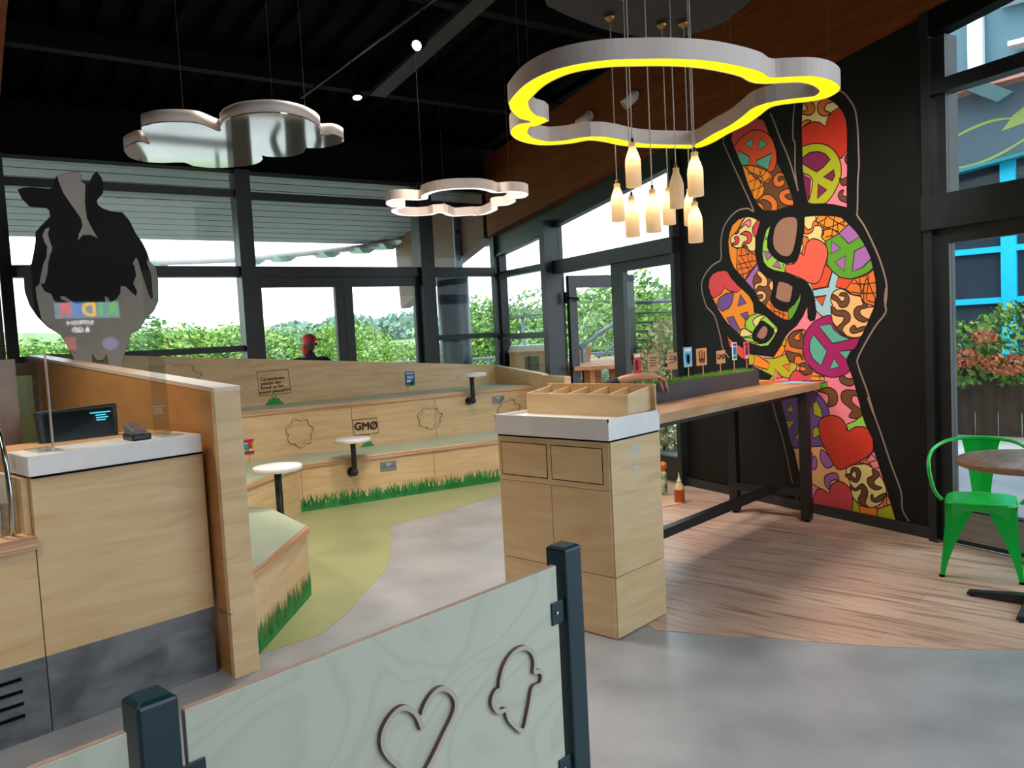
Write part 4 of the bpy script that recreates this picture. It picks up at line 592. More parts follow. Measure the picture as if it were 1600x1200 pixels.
obj('shadow_gap',MB().box(3.268,3.722,2.386,3.16,1.02,1.034),BLACK,kc)
# white tray top with upstand rim
wt=MB(); wt.box(3.256,3.73,2.375,3.172,1.033,1.125)
for q in ((3.256,3.262,2.375,3.172),(3.724,3.73,2.375,3.172),(3.256,3.73,2.375,2.381),(3.256,3.73,3.166,3.172)): wt.box(*q,1.125,1.143)
obj('white_top',wt,WHITE,kc)
wf=MB(); yy=2.3775
for r_ in (.020,.042,.064):
    A=[(3.492+math.sin(t)*r_,math.cos(t)*r_+.905) for t in [R(-50+10*i) for i in range(11)]]; B=[(3.492+math.sin(t)*(r_+.011),math.cos(t)*(r_+.011)+.905) for t in [R(-50+10*i) for i in range(11)]]
    for i in range(10): wf.add([(A[i][0],yy,A[i][1]),(A[i+1][0],yy,A[i+1][1]),(B[i+1][0],yy,B[i+1][1]),(B[i][0],yy,B[i][1])],[(0,1,2,3)])
wf.box(3.486,3.498,yy-.0005,yy,.900,.912); wf.box(3.465,3.52,yy-.0005,yy,.855,.868); wf.box(3.475,3.51,yy-.0005,yy,.835,.845)
obj('wifi_symbol',wf,mat('pale_print','#c4ccd2',.5,0,'#b8c2ca',4),kc)
# tray organiser on top
og=thing('cutlery_tray','stepped plywood cutlery tray with dividers on the white cabinet top','tray',(3.58,2.8,1.125))
mb=MB(); xa,xb,ya,yb=3.45,3.66,2.41,3.13
obj('tray_front',MB().box(3.495,3.507,2.415,3.13,1.125,1.246),PLY,og,bevel=.001)
obj('tray_back',MB().box(3.712,3.722,2.385,3.15,1.143,1.285),PLY,og,bevel=.001)
for y in (2.415,3.118): obj('tray_side',MB().hexa([(3.507,y,1.125),(3.712,y,1.143),(3.712,y+.012,1.143),(3.507,y+.012,1.125),(3.507,y,1.246),(3.712,y,1.272),(3.712,y+.012,1.272),(3.507,y+.012,1.246)]),PLY,og)
for i in range(4):
    y=2.415+.141*(i+1); obj('divider',MB().hexa([(3.507,y,1.15),(3.712,y,1.15),(3.712,y+.009,1.15),(3.507,y+.009,1.15),(3.507,y,1.240),(3.712,y,1.268),(3.712,y+.009,1.268),(3.507,y+.009,1.240)]),PLY,og)
obj('tray_floor',MB().box(3.507,3.712,2.427,3.118,1.127,1.150),PLYD,og)
# ---------------- high bar table
bt=thing('bar_table','long high wood-topped bar table on black steel legs running to the mural wall','table',(5.1,2.9,0))
top=[(3.76,2.53),(Mq(.93,.02)[0],2.53),(Mq(1.72,.02)[0],3.27),(3.76,3.27)]
OAK=mat('oak_worktop','#c9a27c',.32,0,'#a9805c',2.2,(1,9,9),0,6,dist=.8,lo=.3,hi=.7)
obj('tabletop',MB().prism(top,1.027,1.085),OAK,bt,bevel=.003)
LEG=mat('black_steel_tube','#1d2124',.4,0,'#191c1f',4)
for (lx,ly) in ((6.10,2.53),(6.12,3.15),(3.95,2.56),(3.95,3.15)):
    obj('leg',MB().box(lx-.035,lx+.035,ly,ly+.07,.02,1.027),LEG,bt); 
    obj('foot',MB().cyl((lx,ly+.035,0),(lx,ly+.035,.02),.022,seg=12),BLACK,bt)
obj('cross_bar',MB().box(6.08,6.14,2.60,3.15,.20,.26),LEG,bt); obj('cross_bar',MB().box(3.92,3.98,2.63,3.15,.20,.26),LEG,bt)
obj('footrest_beam',MB().box(3.98,6.08,2.82,2.88,.205,.265),LEG,bt,bevel=.002)
obj('top_rail',MB().box(3.95,6.12,2.60,2.63,.99,1.027),LEG,bt)
# reflection of the mural, painted as flat colour patches on the table end
mb=MB(); zt=1.0865
def slab(p,col): obj('painted_reflection',MB().prism(p,1.0852,zt),flat(col),bt)
slab([(5.95,3.26),(6.60,3.26),(6.50,3.02),(6.05,3.10)],'#b9b052'); slab([(6.02,3.10),(6.48,3.0),(6.42,2.80),(6.12,2.86)],'#cf5a3c')
slab([(6.14,2.84),(6.41,2.78),(6.34,2.56),(6.18,2.62)],'#8cc4e6'); slab([(6.10,2.72),(6.17,2.70),(6.18,2.61),(6.12,2.60)],'#8e1c7a')
# planter with turf
pn=thing('planter_box','long charcoal planter box of artificial grass on the bar table','planter',(5.2,3.0,1.085))
mb=MB(); X0,X1,Y0,Y1=4.12,6.06,2.91,3.08
mb.box(X0,X1,Y0,Y0+.012,1.086,1.205); mb.box(X0,X1,Y1-.012,Y1,1.086,1.205); mb.box(X0,X0+.012,Y0+.012,Y1-.012,1.086,1.205); mb.box(X1-.012,X1,Y0+.012,Y1-.012,1.086,1.205); mb.box(X0+.012,X1-.012,Y0+.012,Y1-.012,1.086,1.16)
obj('planter_shell',mb,mat('planter_grey','#4a4a54',.55,0,'#42424b',4),pn)
gm=MB(); rnd=random.Random(3); gm.box(X0+.012,X1-.012,Y0+.012,Y1-.012,1.16,1.2)
for i in range(5200):
    gx=rnd.uniform(X0+.01,X1-.01); gy=rnd.uniform(Y0+.006,Y1-.006); h=rnd.uniform(.018,.036); a=rnd.uniform(0,PI); c,s_=math.cos(a)*.0022,math.sin(a)*.0022; dx,dy=rnd.uniform(-.012,.012),rnd.uniform(-.012,.012)
    gm.add([(gx-c,gy-s_,1.195),(gx+c,gy+s_,1.195),(gx+dx,gy+dy,1.195+h)],[(0,1,2)])
obj('artificial_grass',gm,mat('turf_green','#4c7a22',.8,0,'#6f9a35',30),pn,kind='stuff')
tan='#c99a70'
SG=[((4.416,1.425),(4.501,1.292),4.461,'#c8453c',[(.1,.9,.80,.97,flat('#f1e6da')),(.2,.55,.15,.65,flat('#191015')),(.5,.9,.1,.6,flat('#d8262a'))],'red picture card, first from the left in the planter'),
((4.583,1.411),(4.718,1.293),4.643,tan,[(.15,.85,.75,.80,TXT),(.15,.75,.6,.65,TXT),(.15,.8,.45,.5,TXT),(.15,.7,.3,.35,TXT)],'tan card of small lettering, second from the left in the planter'),
((4.835,1.405),(4.96,1.288),4.879,tan,[(.15,.6,.75,.80,TXT),(.15,.6,.6,.65,TXT),(.15,.8,.4,.45,TXT),(.65,.9,.5,.8,flat('#2a4a60'))],'tan card with a blue mark, third from the left in the planter'),
((5.052,1.435),(5.165,1.292),5.113,'#8fc4e4',[(.15,.85,.8,.92,flat('#dceaf4')),(.2,.8,.25,.7,flat('#2389c4')),(.35,.65,.15,.6,flat('#12324e'))],'pale blue card with a dark blue drop, fourth in the planter'),
((5.231,1.417),(5.38,1.29),5.323,tan,[(.2,.35,.3,.85,flat('#7a4426')),(.45,.58,.3,.9,flat('#7a4426')),(.68,.82,.35,.8,flat('#7a4426')),(.25,.8,.15,.4,flat('#7a4426'))],'tan card with a brown hand print, fifth in the planter'),
((5.533,1.38),(5.666,1.286),5.588,tan,'GMØ','small tan card lettered GMO, sixth in the planter'),
((5.786,1.437),(5.859,1.3),5.811,'#e9eef2',[(.1,.9,.8,.95,flat('#1d5fae')),(.1,.9,.3,.75,flat('#2d78c8')),(.1,.9,.05,.25,flat('#2f9a4a'))],'blue and white card, seventh in the planter'),
((5.983,1.435),(6.071,1.297),6.025,'#dc6a86',[(.2,.8,.75,.92,flat('#a0183c')),(.3,.7,.25,.7,flat('#5a1c4c')),(.2,.8,.06,.18,flat('#f0c8d0'))],'pink card, last on the right in the planter')]
for (a,b,sx,colr,bl,lb) in SG:
    z1,z0=a[1],b[1]
    if z1-z0<.1: z1=z0+.1
    t_=card('sign_card',lb,(0,2.995),0,min(a[0],b[0]),max(a[0],b[0]),z0,z1,(flat(colr),bl if bl!='GMØ' else []),(1.19,None,sx-(a[0]+b[0])/2),((a[0]+b[0])/2,2.99,1.19),off=0,group='little sign cards stuck in the planter')
    if bl=='GMØ': mb=MB(); addtext(mb,'GMØ',.055,(0,2.995),0,(a[0]+b[0])/2,(z0+z1)/2,-.005,0,.0015); obj('lettering',mb,TXT,t_)
# glue bottles and board on the floor
gbt=thing('glue_bottle','squeezable glue bottle with orange label and pale nozzle on the floor','bottle',(6.2,3.77,0))
obj('bottle_body',MB().lathe((6.2,3.77,0),[(0,0),(.043,.002),(.045,.01),(.045,.13),(.043,.15),(.022,.185),(.018,.19),(0,.19)],20),mat('glue_cream','#e0cf9a',.4,0,'#d8c58c',5),gbt)
obj('label_band',MB().lathe((6.2,3.77,0),[(.0457,.015),(.0462,.02),(.0462,.118),(.0457,.125)],20),mat('label_orange','#c2571c',.5,0,'#8e2c14',14),gbt)
obj('cap',MB().lathe((6.2,3.77,.186),[(0,0),(.021,0),(.021,.022),(.012,.03),(.006,.06),(.003,.09),(0,.09)],14),mat('cap_cream','#efe3c0',.5),gbt)
fb=thing('foam_bottle','slim bottle with green label and red cap behind the glue bottle','bottle',(6.39,4.05,.012))
obj('bottle_body',MB().lathe((6.39,4.05,.012),[(0,0),(.032,.002),(.033,.01),(.033,.2),(.02,.225),(0,.225)],18),mat('label_green','#2c7a5c',.4,0,'#d8d0b0',16),fb)
obj('cap',MB().lathe((6.39,4.05,.237),[(0,0),(.018,0),(.018,.02),(.035,.03),(.035,.075),(.01,.09),(0,.09)],16),mat('cap_red','#c83226',.45,0,'#d8a020',10),fb)
o=obj('offcut_board',MB().prism([(5.7,3.9),(6.16,3.72),(6.5,4.15),(6.0,4.3)],0,.012),EDGE,label='small plywood offcut board lying on the floor beneath the two bottles',cat='board')
# ---------------- crouching person behind the table, arm across the planter
SKIN=mat('skin','#c08a70',.5,0,'#b57e66',8); CLO=mat('dark_clothing','#15161a',.8,0,'#1c1d22',12); HAIR=mat('dark_hair','#1a120d',.6)
def skin_obj(name,nodes,edges,mt,parent,sub=2,smooth=True):
    me=bpy.data.meshes.new(name); off=WL[parent.name]; me.from_pydata([tuple(Vector(n_[:3])-off) for n_ in nodes],edges,[]); o=bpy.data.objects.new(name,me); link(o); o.parent=parent; WL[o.name]=off
    me.materials.append(mt); s_=o.modifiers.new('skin','SKIN'); s_.use_smooth_shade=True; s_.branch_smoothing=.6
    for i,n_ in enumerate(nodes):
        sv=me.skin_vertices[0].data[i]; sv.radius=(n_[3],n_[4] if len(n_)>4 else n_[3]); sv.use_root=(i==0)
    u_=o.modifiers.new('sub','SUBSURF'); u_.levels=sub; u_.render_levels=sub
    return o
def hand(name,wrist,dir_,up,parent,mt,scale=1.0,curl=.5):
    d=Vector(dir_).normalized(); u=Vector(up); u=(u-d*u.dot(d)).normalized(); s_=d.cross(u)
    W=Vector(wrist); P=lambda a,b,c:tuple(W+(d*a+s_*b+u*c)*scale)
    palm=skin_obj(name,[P(0,0,0)+(.026*scale,.020*scale),P(.045,0,.002)+(.034*scale,.014*scale),P(.085,0,.0)+(.036*scale,.011*scale)],[(0,1),(1,2)],mt,parent)
    for k,(b,L) in enumerate(((.030,.072),(.010,.080),(-.010,.075),(-.029,.058))):
        c=curl; n_=[P(.075,b*.8,0)+(.0085*scale,),P(.095+L*.28,b*1.25,-.004*c*2)+(.0085*scale,),P(.095+L*.28+L*.32*math.cos(c),b*1.35,-.01-L*.32*math.sin(c))+(.008*scale,),P(.095+L*.28+L*.32*math.cos(c)+L*.25*math.cos(2*c),b*1.4,-.01-L*.32*math.sin(c)-L*.25*math.sin(2*c))+(.0075*scale,)]
        skin_obj('finger',n_,[(0,1),(1,2),(2,3)],mt,palm,1)
    n_=[P(.02,.022,-.004)+(.013*scale,),P(.045,.048,-.012)+(.0115*scale,),P(.075,.060,-.022)+(.0095*scale,),P(.095,.062,-.03)+(.008*scale,)]
    skin_obj('thumb',n_,[(0,1),(1,2),(2,3)],mt,palm,1)
pe=thing('person','person in dark clothes crouching behind the bar table, bare forearm resting on the planter','person',(4.75,3.75,0))
skin_obj('body',[(4.85,3.85,.38,.15,.13),(4.75,3.75,.60,.14,.12),(4.60,3.62,.82,.17,.12),(4.52,3.56,.90,.07),(4.50,3.50,.95,.06),
 (4.95,3.70,.42,.10),(5.25,3.45,.62,.075),(5.20,3.62,.30,.06),(5.15,3.72,.07,.045),(5.27,3.60,.05,.04),
 (4.72,3.95,.40,.10),(4.95,4.10,.20,.075),(4.70,4.25,.06,.05),
 (4.48,3.48,.93,.06),(4.30,3.35,1.06,.052),(4.24,3.15,1.19,.05),(4.34,3.03,1.255,.047)],[(0,1),(1,2),(2,3),(3,4),(0,5),(5,6),(6,7),(7,8),(8,9),(0,10),(10,11),(11,12),(2,13),(13,14),(14,15),(15,16)],CLO,pe)
skin_obj('forearm',[(4.27,3.10,1.225,.036),(4.36,3.01,1.262,.038,.034),(4.48,2.94,1.27,.033,.03),(4.56,2.90,1.262,.026,.022)],[(0,1),(1,2),(2,3)],SKIN,pe)
hand('hand',(4.555,2.90,1.262),(.78,-.12,-.50),(-.25,-.7,.65),pe,SKIN,.95,.5)
hd_=MB(); hd_.ball((4.42,3.44,1.03),(.078,.095,.11),20,14); hd_.ball((4.365,3.38,1.01),(.018,.02,.022),10,8); hd_.ball((4.50,3.47,1.02),(.012,.02,.03),8,6); obj('head',hd_,SKIN,pe)
hr=MB(); hr.ball((4.435,3.455,1.06),(.085,.10,.095),18,12); obj('hair',hr,HAIR,pe)
# ---------------- green cafe chair
GC=mat('gloss_green_paint','#16d04c',.25,0,'#13c646',3,coat=.3)
ch=thing('cafe_chair','glossy green metal armchair beside the round table','chair',(5.46,1.21,0),R(191.6))
W_=False
seatp=[(.175,-.14),(.198,0),(.175,.14),(.125,.188),(0,.192),(-.12,.178),(-.165,.13),(-.178,0),(-.165,-.13),(-.12,-.178),(0,-.192),(.125,-.188)]
s_=MB(); sp=smooth2(seatp,True,4); s_.prism(sp,.408,.452); obj('seat',s_,GC,ch,world=False,bevel=.014,seg=4)
def tolleg(sx,sy):
    mb=MB(); n=9
    # channel shaped pressed-steel leg, wide at the apron and tapering to the foot
    fx,fy=(.235 if sx>0 else -.225)*1,sy*.215; tx,ty=.185*sx,sy*.175
    for i in range(n):
        pass
    for t0,t1 in [(i/n,(i+1)/n) for i in range(n)]:
        ring=[]
        for t in (t0,t1):
            z=.43*(1-t)+.012*t; cx=tx+(fx-tx)*t; cy=ty+(fy-ty)*t; wd_=.125*(1-t)**1.5+.026; th=.016
            ring.append([(cx,cy,z),(cx-sx*wd_,cy,z),(cx-sx*wd_,cy-sy*th*.4,z),(cx-sx*th,cy-sy*th,z),(cx-sx*th*.4,cy-sy*wd_,z),(cx,cy-sy*wd_,z)])
        a,b=ring; vs=a+b; fs=[(i,(i+1)%6,6+(i+1)%6,6+i) for i in range(6)]
        mb.add(vs,fs,0,False)
    return mb
for sx in (1,-1):
    for sy in (1,-1):
        L_=obj('leg',tolleg(sx,sy),GC,ch,world=False)
        fx,fy=(.235 if sx>0 else -.225),sy*.215
        obj('rubber_foot',MB().cyl((fx-sx*.011,fy-sy*.011,0),(fx-sx*.011,fy-sy*.011,.016),.017,seg=12),BLACK,L_,world=False)
for (x0,y0,x1,y1) in ((.19,-.15,.19,.15),(-.18,-.14,-.18,.14),(-.15,.185,.15,.185),(-.15,-.185,.15,-.185)):
    mb=MB(); N=14; V_=[]
    for i in range(N+1):
        t=i/N; a_=abs(2*t-1); zl=.405-.10*a_**4; V_.append((x0+(x1-x0)*t,y0+(y1-y0)*t,zl))
    nx,ny=(y1-y0),-(x1-x0); l=math.hypot(nx,ny); nx,ny=nx/l*.003,ny/l*.003
    for i in range(N):
        a,b=V_[i],V_[i+1]; mb.hexa([(a[0]-nx,a[1]-ny,a[2]),(b[0]-nx,b[1]-ny,b[2]),(b[0]+nx,b[1]+ny,b[2]),(a[0]+nx,a[1]+ny,a[2]),(a[0]-nx,a[1]-ny,.437),(b[0]-nx,b[1]-ny,.437),(b[0]+nx,b[1]+ny,.437),(a[0]+nx,a[1]+ny,.437)])
    obj('apron',mb,GC,ch,world=False)
mb=MB(); mb.tube([(.075,.15,.35),(.06,.12,.385),(-.05,.0,.395),(.06,-.12,.385),(.075,-.15,.35)],.006,8); obj('brace',mb,GC,ch,world=False)
arm=smooth2([(.10,-.205,.445),(.10,-.245,.50),(.115,-.268,.60),(.10,-.275,.66),(.02,-.275,.695),(-.10,-.255,.735),(-.20,-.17,.775),(-.235,0,.79),(-.20,.17,.775),(-.10,.255,.735),(.02,.275,.695),(.10,.275,.66),(.115,.268,.60),(.10,.245,.50),(.10,.205,.445)],False,5)
obj('arm_rail',MB().tube(arm,.0115,10),GC,ch,world=False)
bs=MB(); N=8
for i in range(N):
    t0,t1=i/N,(i+1)/N; f_=lambda t:(-.172-.06*t**.8,.052+.055*t**1.3,.45+.335*t)
    a,b=f_(t0),f_(t1)
    cs=[]
    for (xx,hw,z) in (a,b): cs.append([(xx,-hw,z),(xx-.01,-hw*.35,z),(xx-.014,0,z),(xx-.01,hw*.35,z),(xx,hw,z)])
    for k in range(4): 
        P4=[cs[0][k],cs[0][k+1],cs[1][k+1],cs[1][k]]; bs.add(P4+[(x-.003,y,z) for x,y,z in P4],[(0,1,2,3),(7,6,5,4),(0,4,5,1),(2,6,7,3),(1,5,6,2),(3,7,4,0)],0,False)
obj('back_splat',bs,GC,ch,world=False)
# ---------------- round cafe table
rt=thing('round_table','round wood-topped cafe table on a black cross base','table',(4.93,.85,0))
ct_=(4.93,.85)
obj('tabletop',MB().lathe((ct_[0],ct_[1],.760),[(0,0),(.345,0),(.35,.004),(.35,.030),(.345,.034),(0,.034)],64),mat('tabletop_walnut','#bda090',.25,0,'#9c7c6c',2,(1,10,1),0,6,dist=.5),rt)
obj('edge_band',MB().lathe((ct_[0],ct_[1],.762),[(.3495,0),(.3515,.002),(.3515,.026),(.3495,.028)],64),mat('edge_band','#a97c60',.4),rt)
obj('column',MB().cyl((ct_[0],ct_[1],.03),(ct_[0],ct_[1],.745),.035,seg=24),BLACKG,rt)
obj('top_plate',MB().box(ct_[0]-.12,ct_[0]+.12,ct_[1]-.12,ct_[1]+.12,.745,.760),BLACKG,rt)
for a in range(4):
    c,s_=math.cos(a*PI/2),math.sin(a*PI/2); g=lambda u,v,z:(ct_[0]+u*c-v*s_,ct_[1]+u*s_+v*c,z)
    L_=obj('foot',MB().hexa([g(.02,-.032,.012),g(.32,-.026,.012),g(.32,.026,.012),g(.02,.032,.012),g(.02,-.028,.062),g(.31,-.020,.034),g(.31,.020,.034),g(.02,.028,.062)]),BLACKG,rt,bevel=.006)
    obj('glide',MB().cyl(g(.29,0,0),g(.29,0,.013),.016,seg=12),BLACK,L_)
# ---------------- queue barrier in front
PF=mat('dark_powder_coat','#0c3440',.3,0,'#0a2e39',5,spec=.5)
def post(x0,label):
    t_=thing('barrier_post',label,'post',(x0+.04,1.58,0),group='square barrier posts')
    y0,y1=1.54,1.62
    obj('post_tube',MB().box(x0,x0+.08,y0,y1,.008,.928),PF,t_,bevel=.006); obj('post_cap',MB().hexa([(x0,y0,.926),(x0+.08,y0,.926),(x0+.08,y1,.926),(x0,y1,.926),(x0+.01,y0+.01,.934),(x0+.07,y0+.01,.934),(x0+.07,y1-.01,.934),(x0+.01,y1-.01,.934)]),PF,t_,bevel=.003)
    obj('floor_plate',MB().box(x0-.03,x0+.11,y0-.03,y1+.03,0,.008),PF,t_,bevel=.002)
    return t_
p2_=post(1.86,'dark square barrier post at the right end of the pale panel'); p1_=post(.575,'dark square barrier post between the two pale panels, at lower left')
def bracket(x0,x1,z,par):
    br_=obj('panel_bracket',MB().box(x0,x1,1.552,1.557,z-.035,z+.035),PF,par,bevel=.002)
    xc=x0+.022 if x0<1.86 and x1>1.8 else (x0+x1)/2
    obj('bolt',MB().ball((xc,1.551,z),(.007,.004,.007),10,6),CHROME,br_)
bracket(1.80,1.86,.742,p2_); bracket(1.80,1.86,.25,p2_); bracket(.655,.705,.742-.0,p1_); bracket(.655,.705,.25,p1_)
for x0,x1,lb in ((.672,1.835,'pale plywood barrier panel with routed heart and ice cream outlines'),(-.6,.560,'pale plywood barrier panel cut off at the lower left corner')):
    t_=thing('queue_barrier',lb,'panel',((x0+x1)/2,1.57,.1),group='plywood barrier panels')
    obj('panel_board',MB().box(x0,x1,1.558,1.576,.12,.885),[PLYMINT],t_,bevel=.0015)
    obj('board_edge',MB().box(x0+.001,x1-.001,1.5595,1.5745,.8845,.8862),mat('board_edge_brown','#b09a90',.5,0,'#8f7568',30,(1,40,1)),t_)
    if x0>0:
        FO=(0,1.558)
        for nm,cl,oname in (('heart',False,'heart_outline'),('cone',True,'ice_cream_outline')):
            mb=MB(); outline(mb,FO,0,SH[nm],.0125,-.013,0,cl,two=True); o=obj(oname,mb,ROUT,t_)
        mb=MB(); circ=[(.955+.075*math.cos(a),.545+.075*math.sin(a)) for a in [2*PI*i/20 for i in range(20)]]; outline(mb,FO,0,circ,.0125,-.013,0,True,2,two=True)
        outline(mb,FO,0,[(.955,.62),(.955,.545),(.955,.47)],.011,-.012,0,False,1,two=True); outline(mb,FO,0,[(.955,.545),(.902,.492)],.011,-.012,0,False,1,two=True); outline(mb,FO,0,[(.955,.545),(1.008,.492)],.011,-.012,0,False,1,two=True)
        obj('peace_sign_outline',mb,ROUT,t_)
# ---------------- cow figure
CO_=(2.7,7.75); cwb=mat('matt_black_board','#0b1113',.7,0,'#0a0f11',5); cww=mat('grey_white_board','#cfc9c5',.7,0,'#c6c0bc',5)
cw=thing('cow_cutout','flat black and pale cow cutout standing in front of the left window','cutout',(2.75,7.75,.96))
mb=MB(); mb.vprism(CO_,BA,[tuple(p) if p[1]>.97 else (p[0],.968) for p in SH['cow']['body']],0,.012); obj('cow_silhouette',mb,cwb,cw)
for k_,o_ in (('blaze','blaze_patch'),('stripe','flank_patch'),('lower','belly_patch')):
    mb=MB(); mb.vprism(CO_,BA,[(p[0],max(p[1],.97)) for p in SH['cow'][k_]],-.003,-.0005); obj(o_,mb,cww,cw)
mb=MB(); mb.lbox(CO_,BA,-.15,.45,-.08,.10,.963,.969); obj('foot_plate',mb,cwb,cw)
# ---------------- pendants
WP=mat('pendant_white','#e0d3cb',.4,0,'#d8cac2',3); WIRE=mat('dark_wire','#3c3c3e',.6,0,'#343436',9)
YE=mat('yellow_led_diffuser','#3a3200',.5,0,None,3,emit='#fff000',es=.62)
WE=mat('white_led_diffuser','#55535a',.5,0,None,3,emit='#efe9ff',es=.75)
def clean(p,eps=.012):
    q=[p[0]]
    for a in p[1:]:
        if math.dist(a,q[-1])>eps: q.append(a)
    if math.dist(q[0],q[-1])<eps: q.pop()
    return q
def ringlamp(name,label,pts,z,h,w,em,group=None,cxy=None):
    pts=clean([tuple(a) for a in pts]); 
    ar=sum(pts[i][0]*pts[(i+1)%len(pts)][1]-pts[(i+1)%len(pts)][0]*pts[i][1] for i in range(len(pts)))
    if ar<0: pts=pts[::-1]
    p=smooth2(pts,True,4); q=offset2(p,w,True); K=len(p)
    cx=sum(a[0] for a in p)/K; cy=sum(a[1] for a in p)/K
    t_=thing(name,label,'pendant light',(cx,cy,z),group=group)
    def wall(P,thick,z0,z1,mt,nm):
        Q=offset2(P,thick,True); vs=[(a[0],a[1],z0) for a in P]+[(a[0],a[1],z1) for a in P]+[(a[0],a[1],z0) for a in Q]+[(a[0],a[1],z1) for a in Q]; fs=[]
        for i in range(K):
            j=(i+1)%K; fs+=[(i,j,K+j,K+i),(2*K+j,2*K+i,3*K+i,3*K+j),(K+i,K+j,3*K+j,3*K+i),(j,i,2*K+i,2*K+j)]
        obj(nm,MB().add(vs,fs,0,False),mt,t_)
    wall(p,.004,z,z+h,WP,'outer_rim'); wall(q,-.004,z,z+h,WP,'inner_rim')
    a=offset2(p,.004,True); b=offset2(q,-.004,True)
    vs=[(x[0],x[1],z+.004) for x in a]+[(x[0],x[1],z+.004) for x in b]+[(x[0],x[1],z+.014) for x in a]+[(x[0],x[1],z+.014) for x in b]; fs=[]
    for i in range(K):
        j=(i+1)%K; fs+=[(i,K+i,K+j,j),(2*K+i,2*K+j,3*K+j,3*K+i)]
    obj('led_diffuser',MB().add(vs,fs),em,t_)
    vs=[(x[0],x[1],z+h-.006) for x in a]+[(x[0],x[1],z+h-.006) for x in b]; obj('top_plate',MB().add(vs,[(i,(i+1)%K,K+(i+1)%K,K+i) for i in range(K)]),WP,t_)
    return t_,p,q
def s_of(x,y): return (K0[0]-x)*(-math.sin(BA))*-1*0+((x-K0[0])*math.sin(BA)-(y-K0[1])*math.cos(BA))
def roofz(x,y): return 4.15+.1*s_of(x,y)
def wires(t_,P,z):
    for (x,y) in P:
        obj('suspension_wire',MB().cyl((x,y,z),(x,y,roofz(x,y)),.0009,seg=6),WIRE,t_); obj('wire_grip',MB().cyl((x,y,z-.002),(x,y,z+.022),.005,seg=8),STEEL,t_)
t_,p,q=ringlamp('cloud_ring_lamp','large flat cloud-shaped ring lamp glowing yellow underneath, hung over the cabinet',SH['ring1'],2.7,.085,.098,YE,'cloud pendants')
mid=[((a[0]+b[0])/2,(a[1]+b[1])/2) for a,b in zip(p,q)]; K=len(mid); wires(t_,[mid[int(K*f_)] for f_ in (.02,.19,.36,.52,.68,.86)],2.785)
t_,p,q=ringlamp('cloud_ring_lamp','small flower-shaped ring lamp glowing white, hung before the corner window',SH['ring2'],2.72,.075,.06,WE,'cloud pendants')
mid=[((a[0]+b[0])/2,(a[1]+b[1])/2) for a,b in zip(p,q)]; K=len(mid); wires(t_,[mid[int(K*f_)] for f_ in (.1,.45,.75)],2.795)
lc=clean([tuple(a) for a in SH['cloud']]); lc=smooth2(lc,True,4)
cl=thing('cloud_panel_lamp','closed cloud pendant with white rim and glossy mirrored underside, at upper left','pendant light',(2.2,4.0,2.75),group='cloud pendants')
mb=MB(); mb.prism(lc,2.756,2.815,0,True); obj('cloud_body',mb,WP,cl)
ar=sum(lc[i][0]*lc[(i+1)%len(lc)][1]-lc[(i+1)%len(lc)][0]*lc[i][1] for i in range(len(lc)))
mb=MB(); mb.prism(lc,2.75,2.7555); obj('glossy_underside',mb,mat('mirror_underside','#c8c4c0',.06,.85,'#c0bcb8',2),cl)
for (x,y) in ((2.02,4.12),(2.50,3.72),(2.2,3.55)): obj('suspension_wire',MB().cyl((x,y,2.815),(x,y,roofz(x,y)),.0009,seg=6),WIRE,cl)
# bottle pendants
BG=bpy.data.materials.new('frosted_bottle_glass'); BG.use_nodes=True; nt=BG.node_tree; nt.nodes.remove(nt.nodes['Principled BSDF']); out=nt.nodes['Material Output']
a=nt.nodes.new('ShaderNodeBsdfDiffuse'); a.inputs[0].default_value=lin('#f2e8d8'); t2=nt.nodes.new('ShaderNodeBsdfTranslucent'); t2.inputs[0].default_value=lin('#fff0dc'); mx=nt.nodes.new('ShaderNodeMixShader'); mx.inputs[0].default_value=.6
nt.links.new(a.outputs[0],mx.inputs[1]); nt.links.new(t2.outputs[0],mx.inputs[2]); nt.links.new(mx.outputs[0],out.inputs[0])
BULB=mat('warm_filament','#ffe2b0',.5,0,None,3,emit='#ffd498',es=9); CORD=mat('twisted_cord','#ddd2c8',.7,0,'#b8aa9e',200); BRASS=mat('brass','#a88a4a',.3,.9)
bps=[(4.06,2.818,2.241,1,'leftmost'),(3.565,2.368,2.327,1,'upper left, above another bottle'),(3.86,2.584,2.111,1,'lowest on the left'),(3.72,2.357,2.10,1,'in the middle'),(4.41,2.678,2.226,1,'just left of the unlit one, farther back'),(4.045,2.401,2.26,0,'unlit, right of the middle'),(3.78,2.13,2.262,1,'highest on the right'),(4.10,2.322,2.06,1,'lowest on the right'),(4.50,2.579,2.215,1,'mostly hidden behind the right pair')]
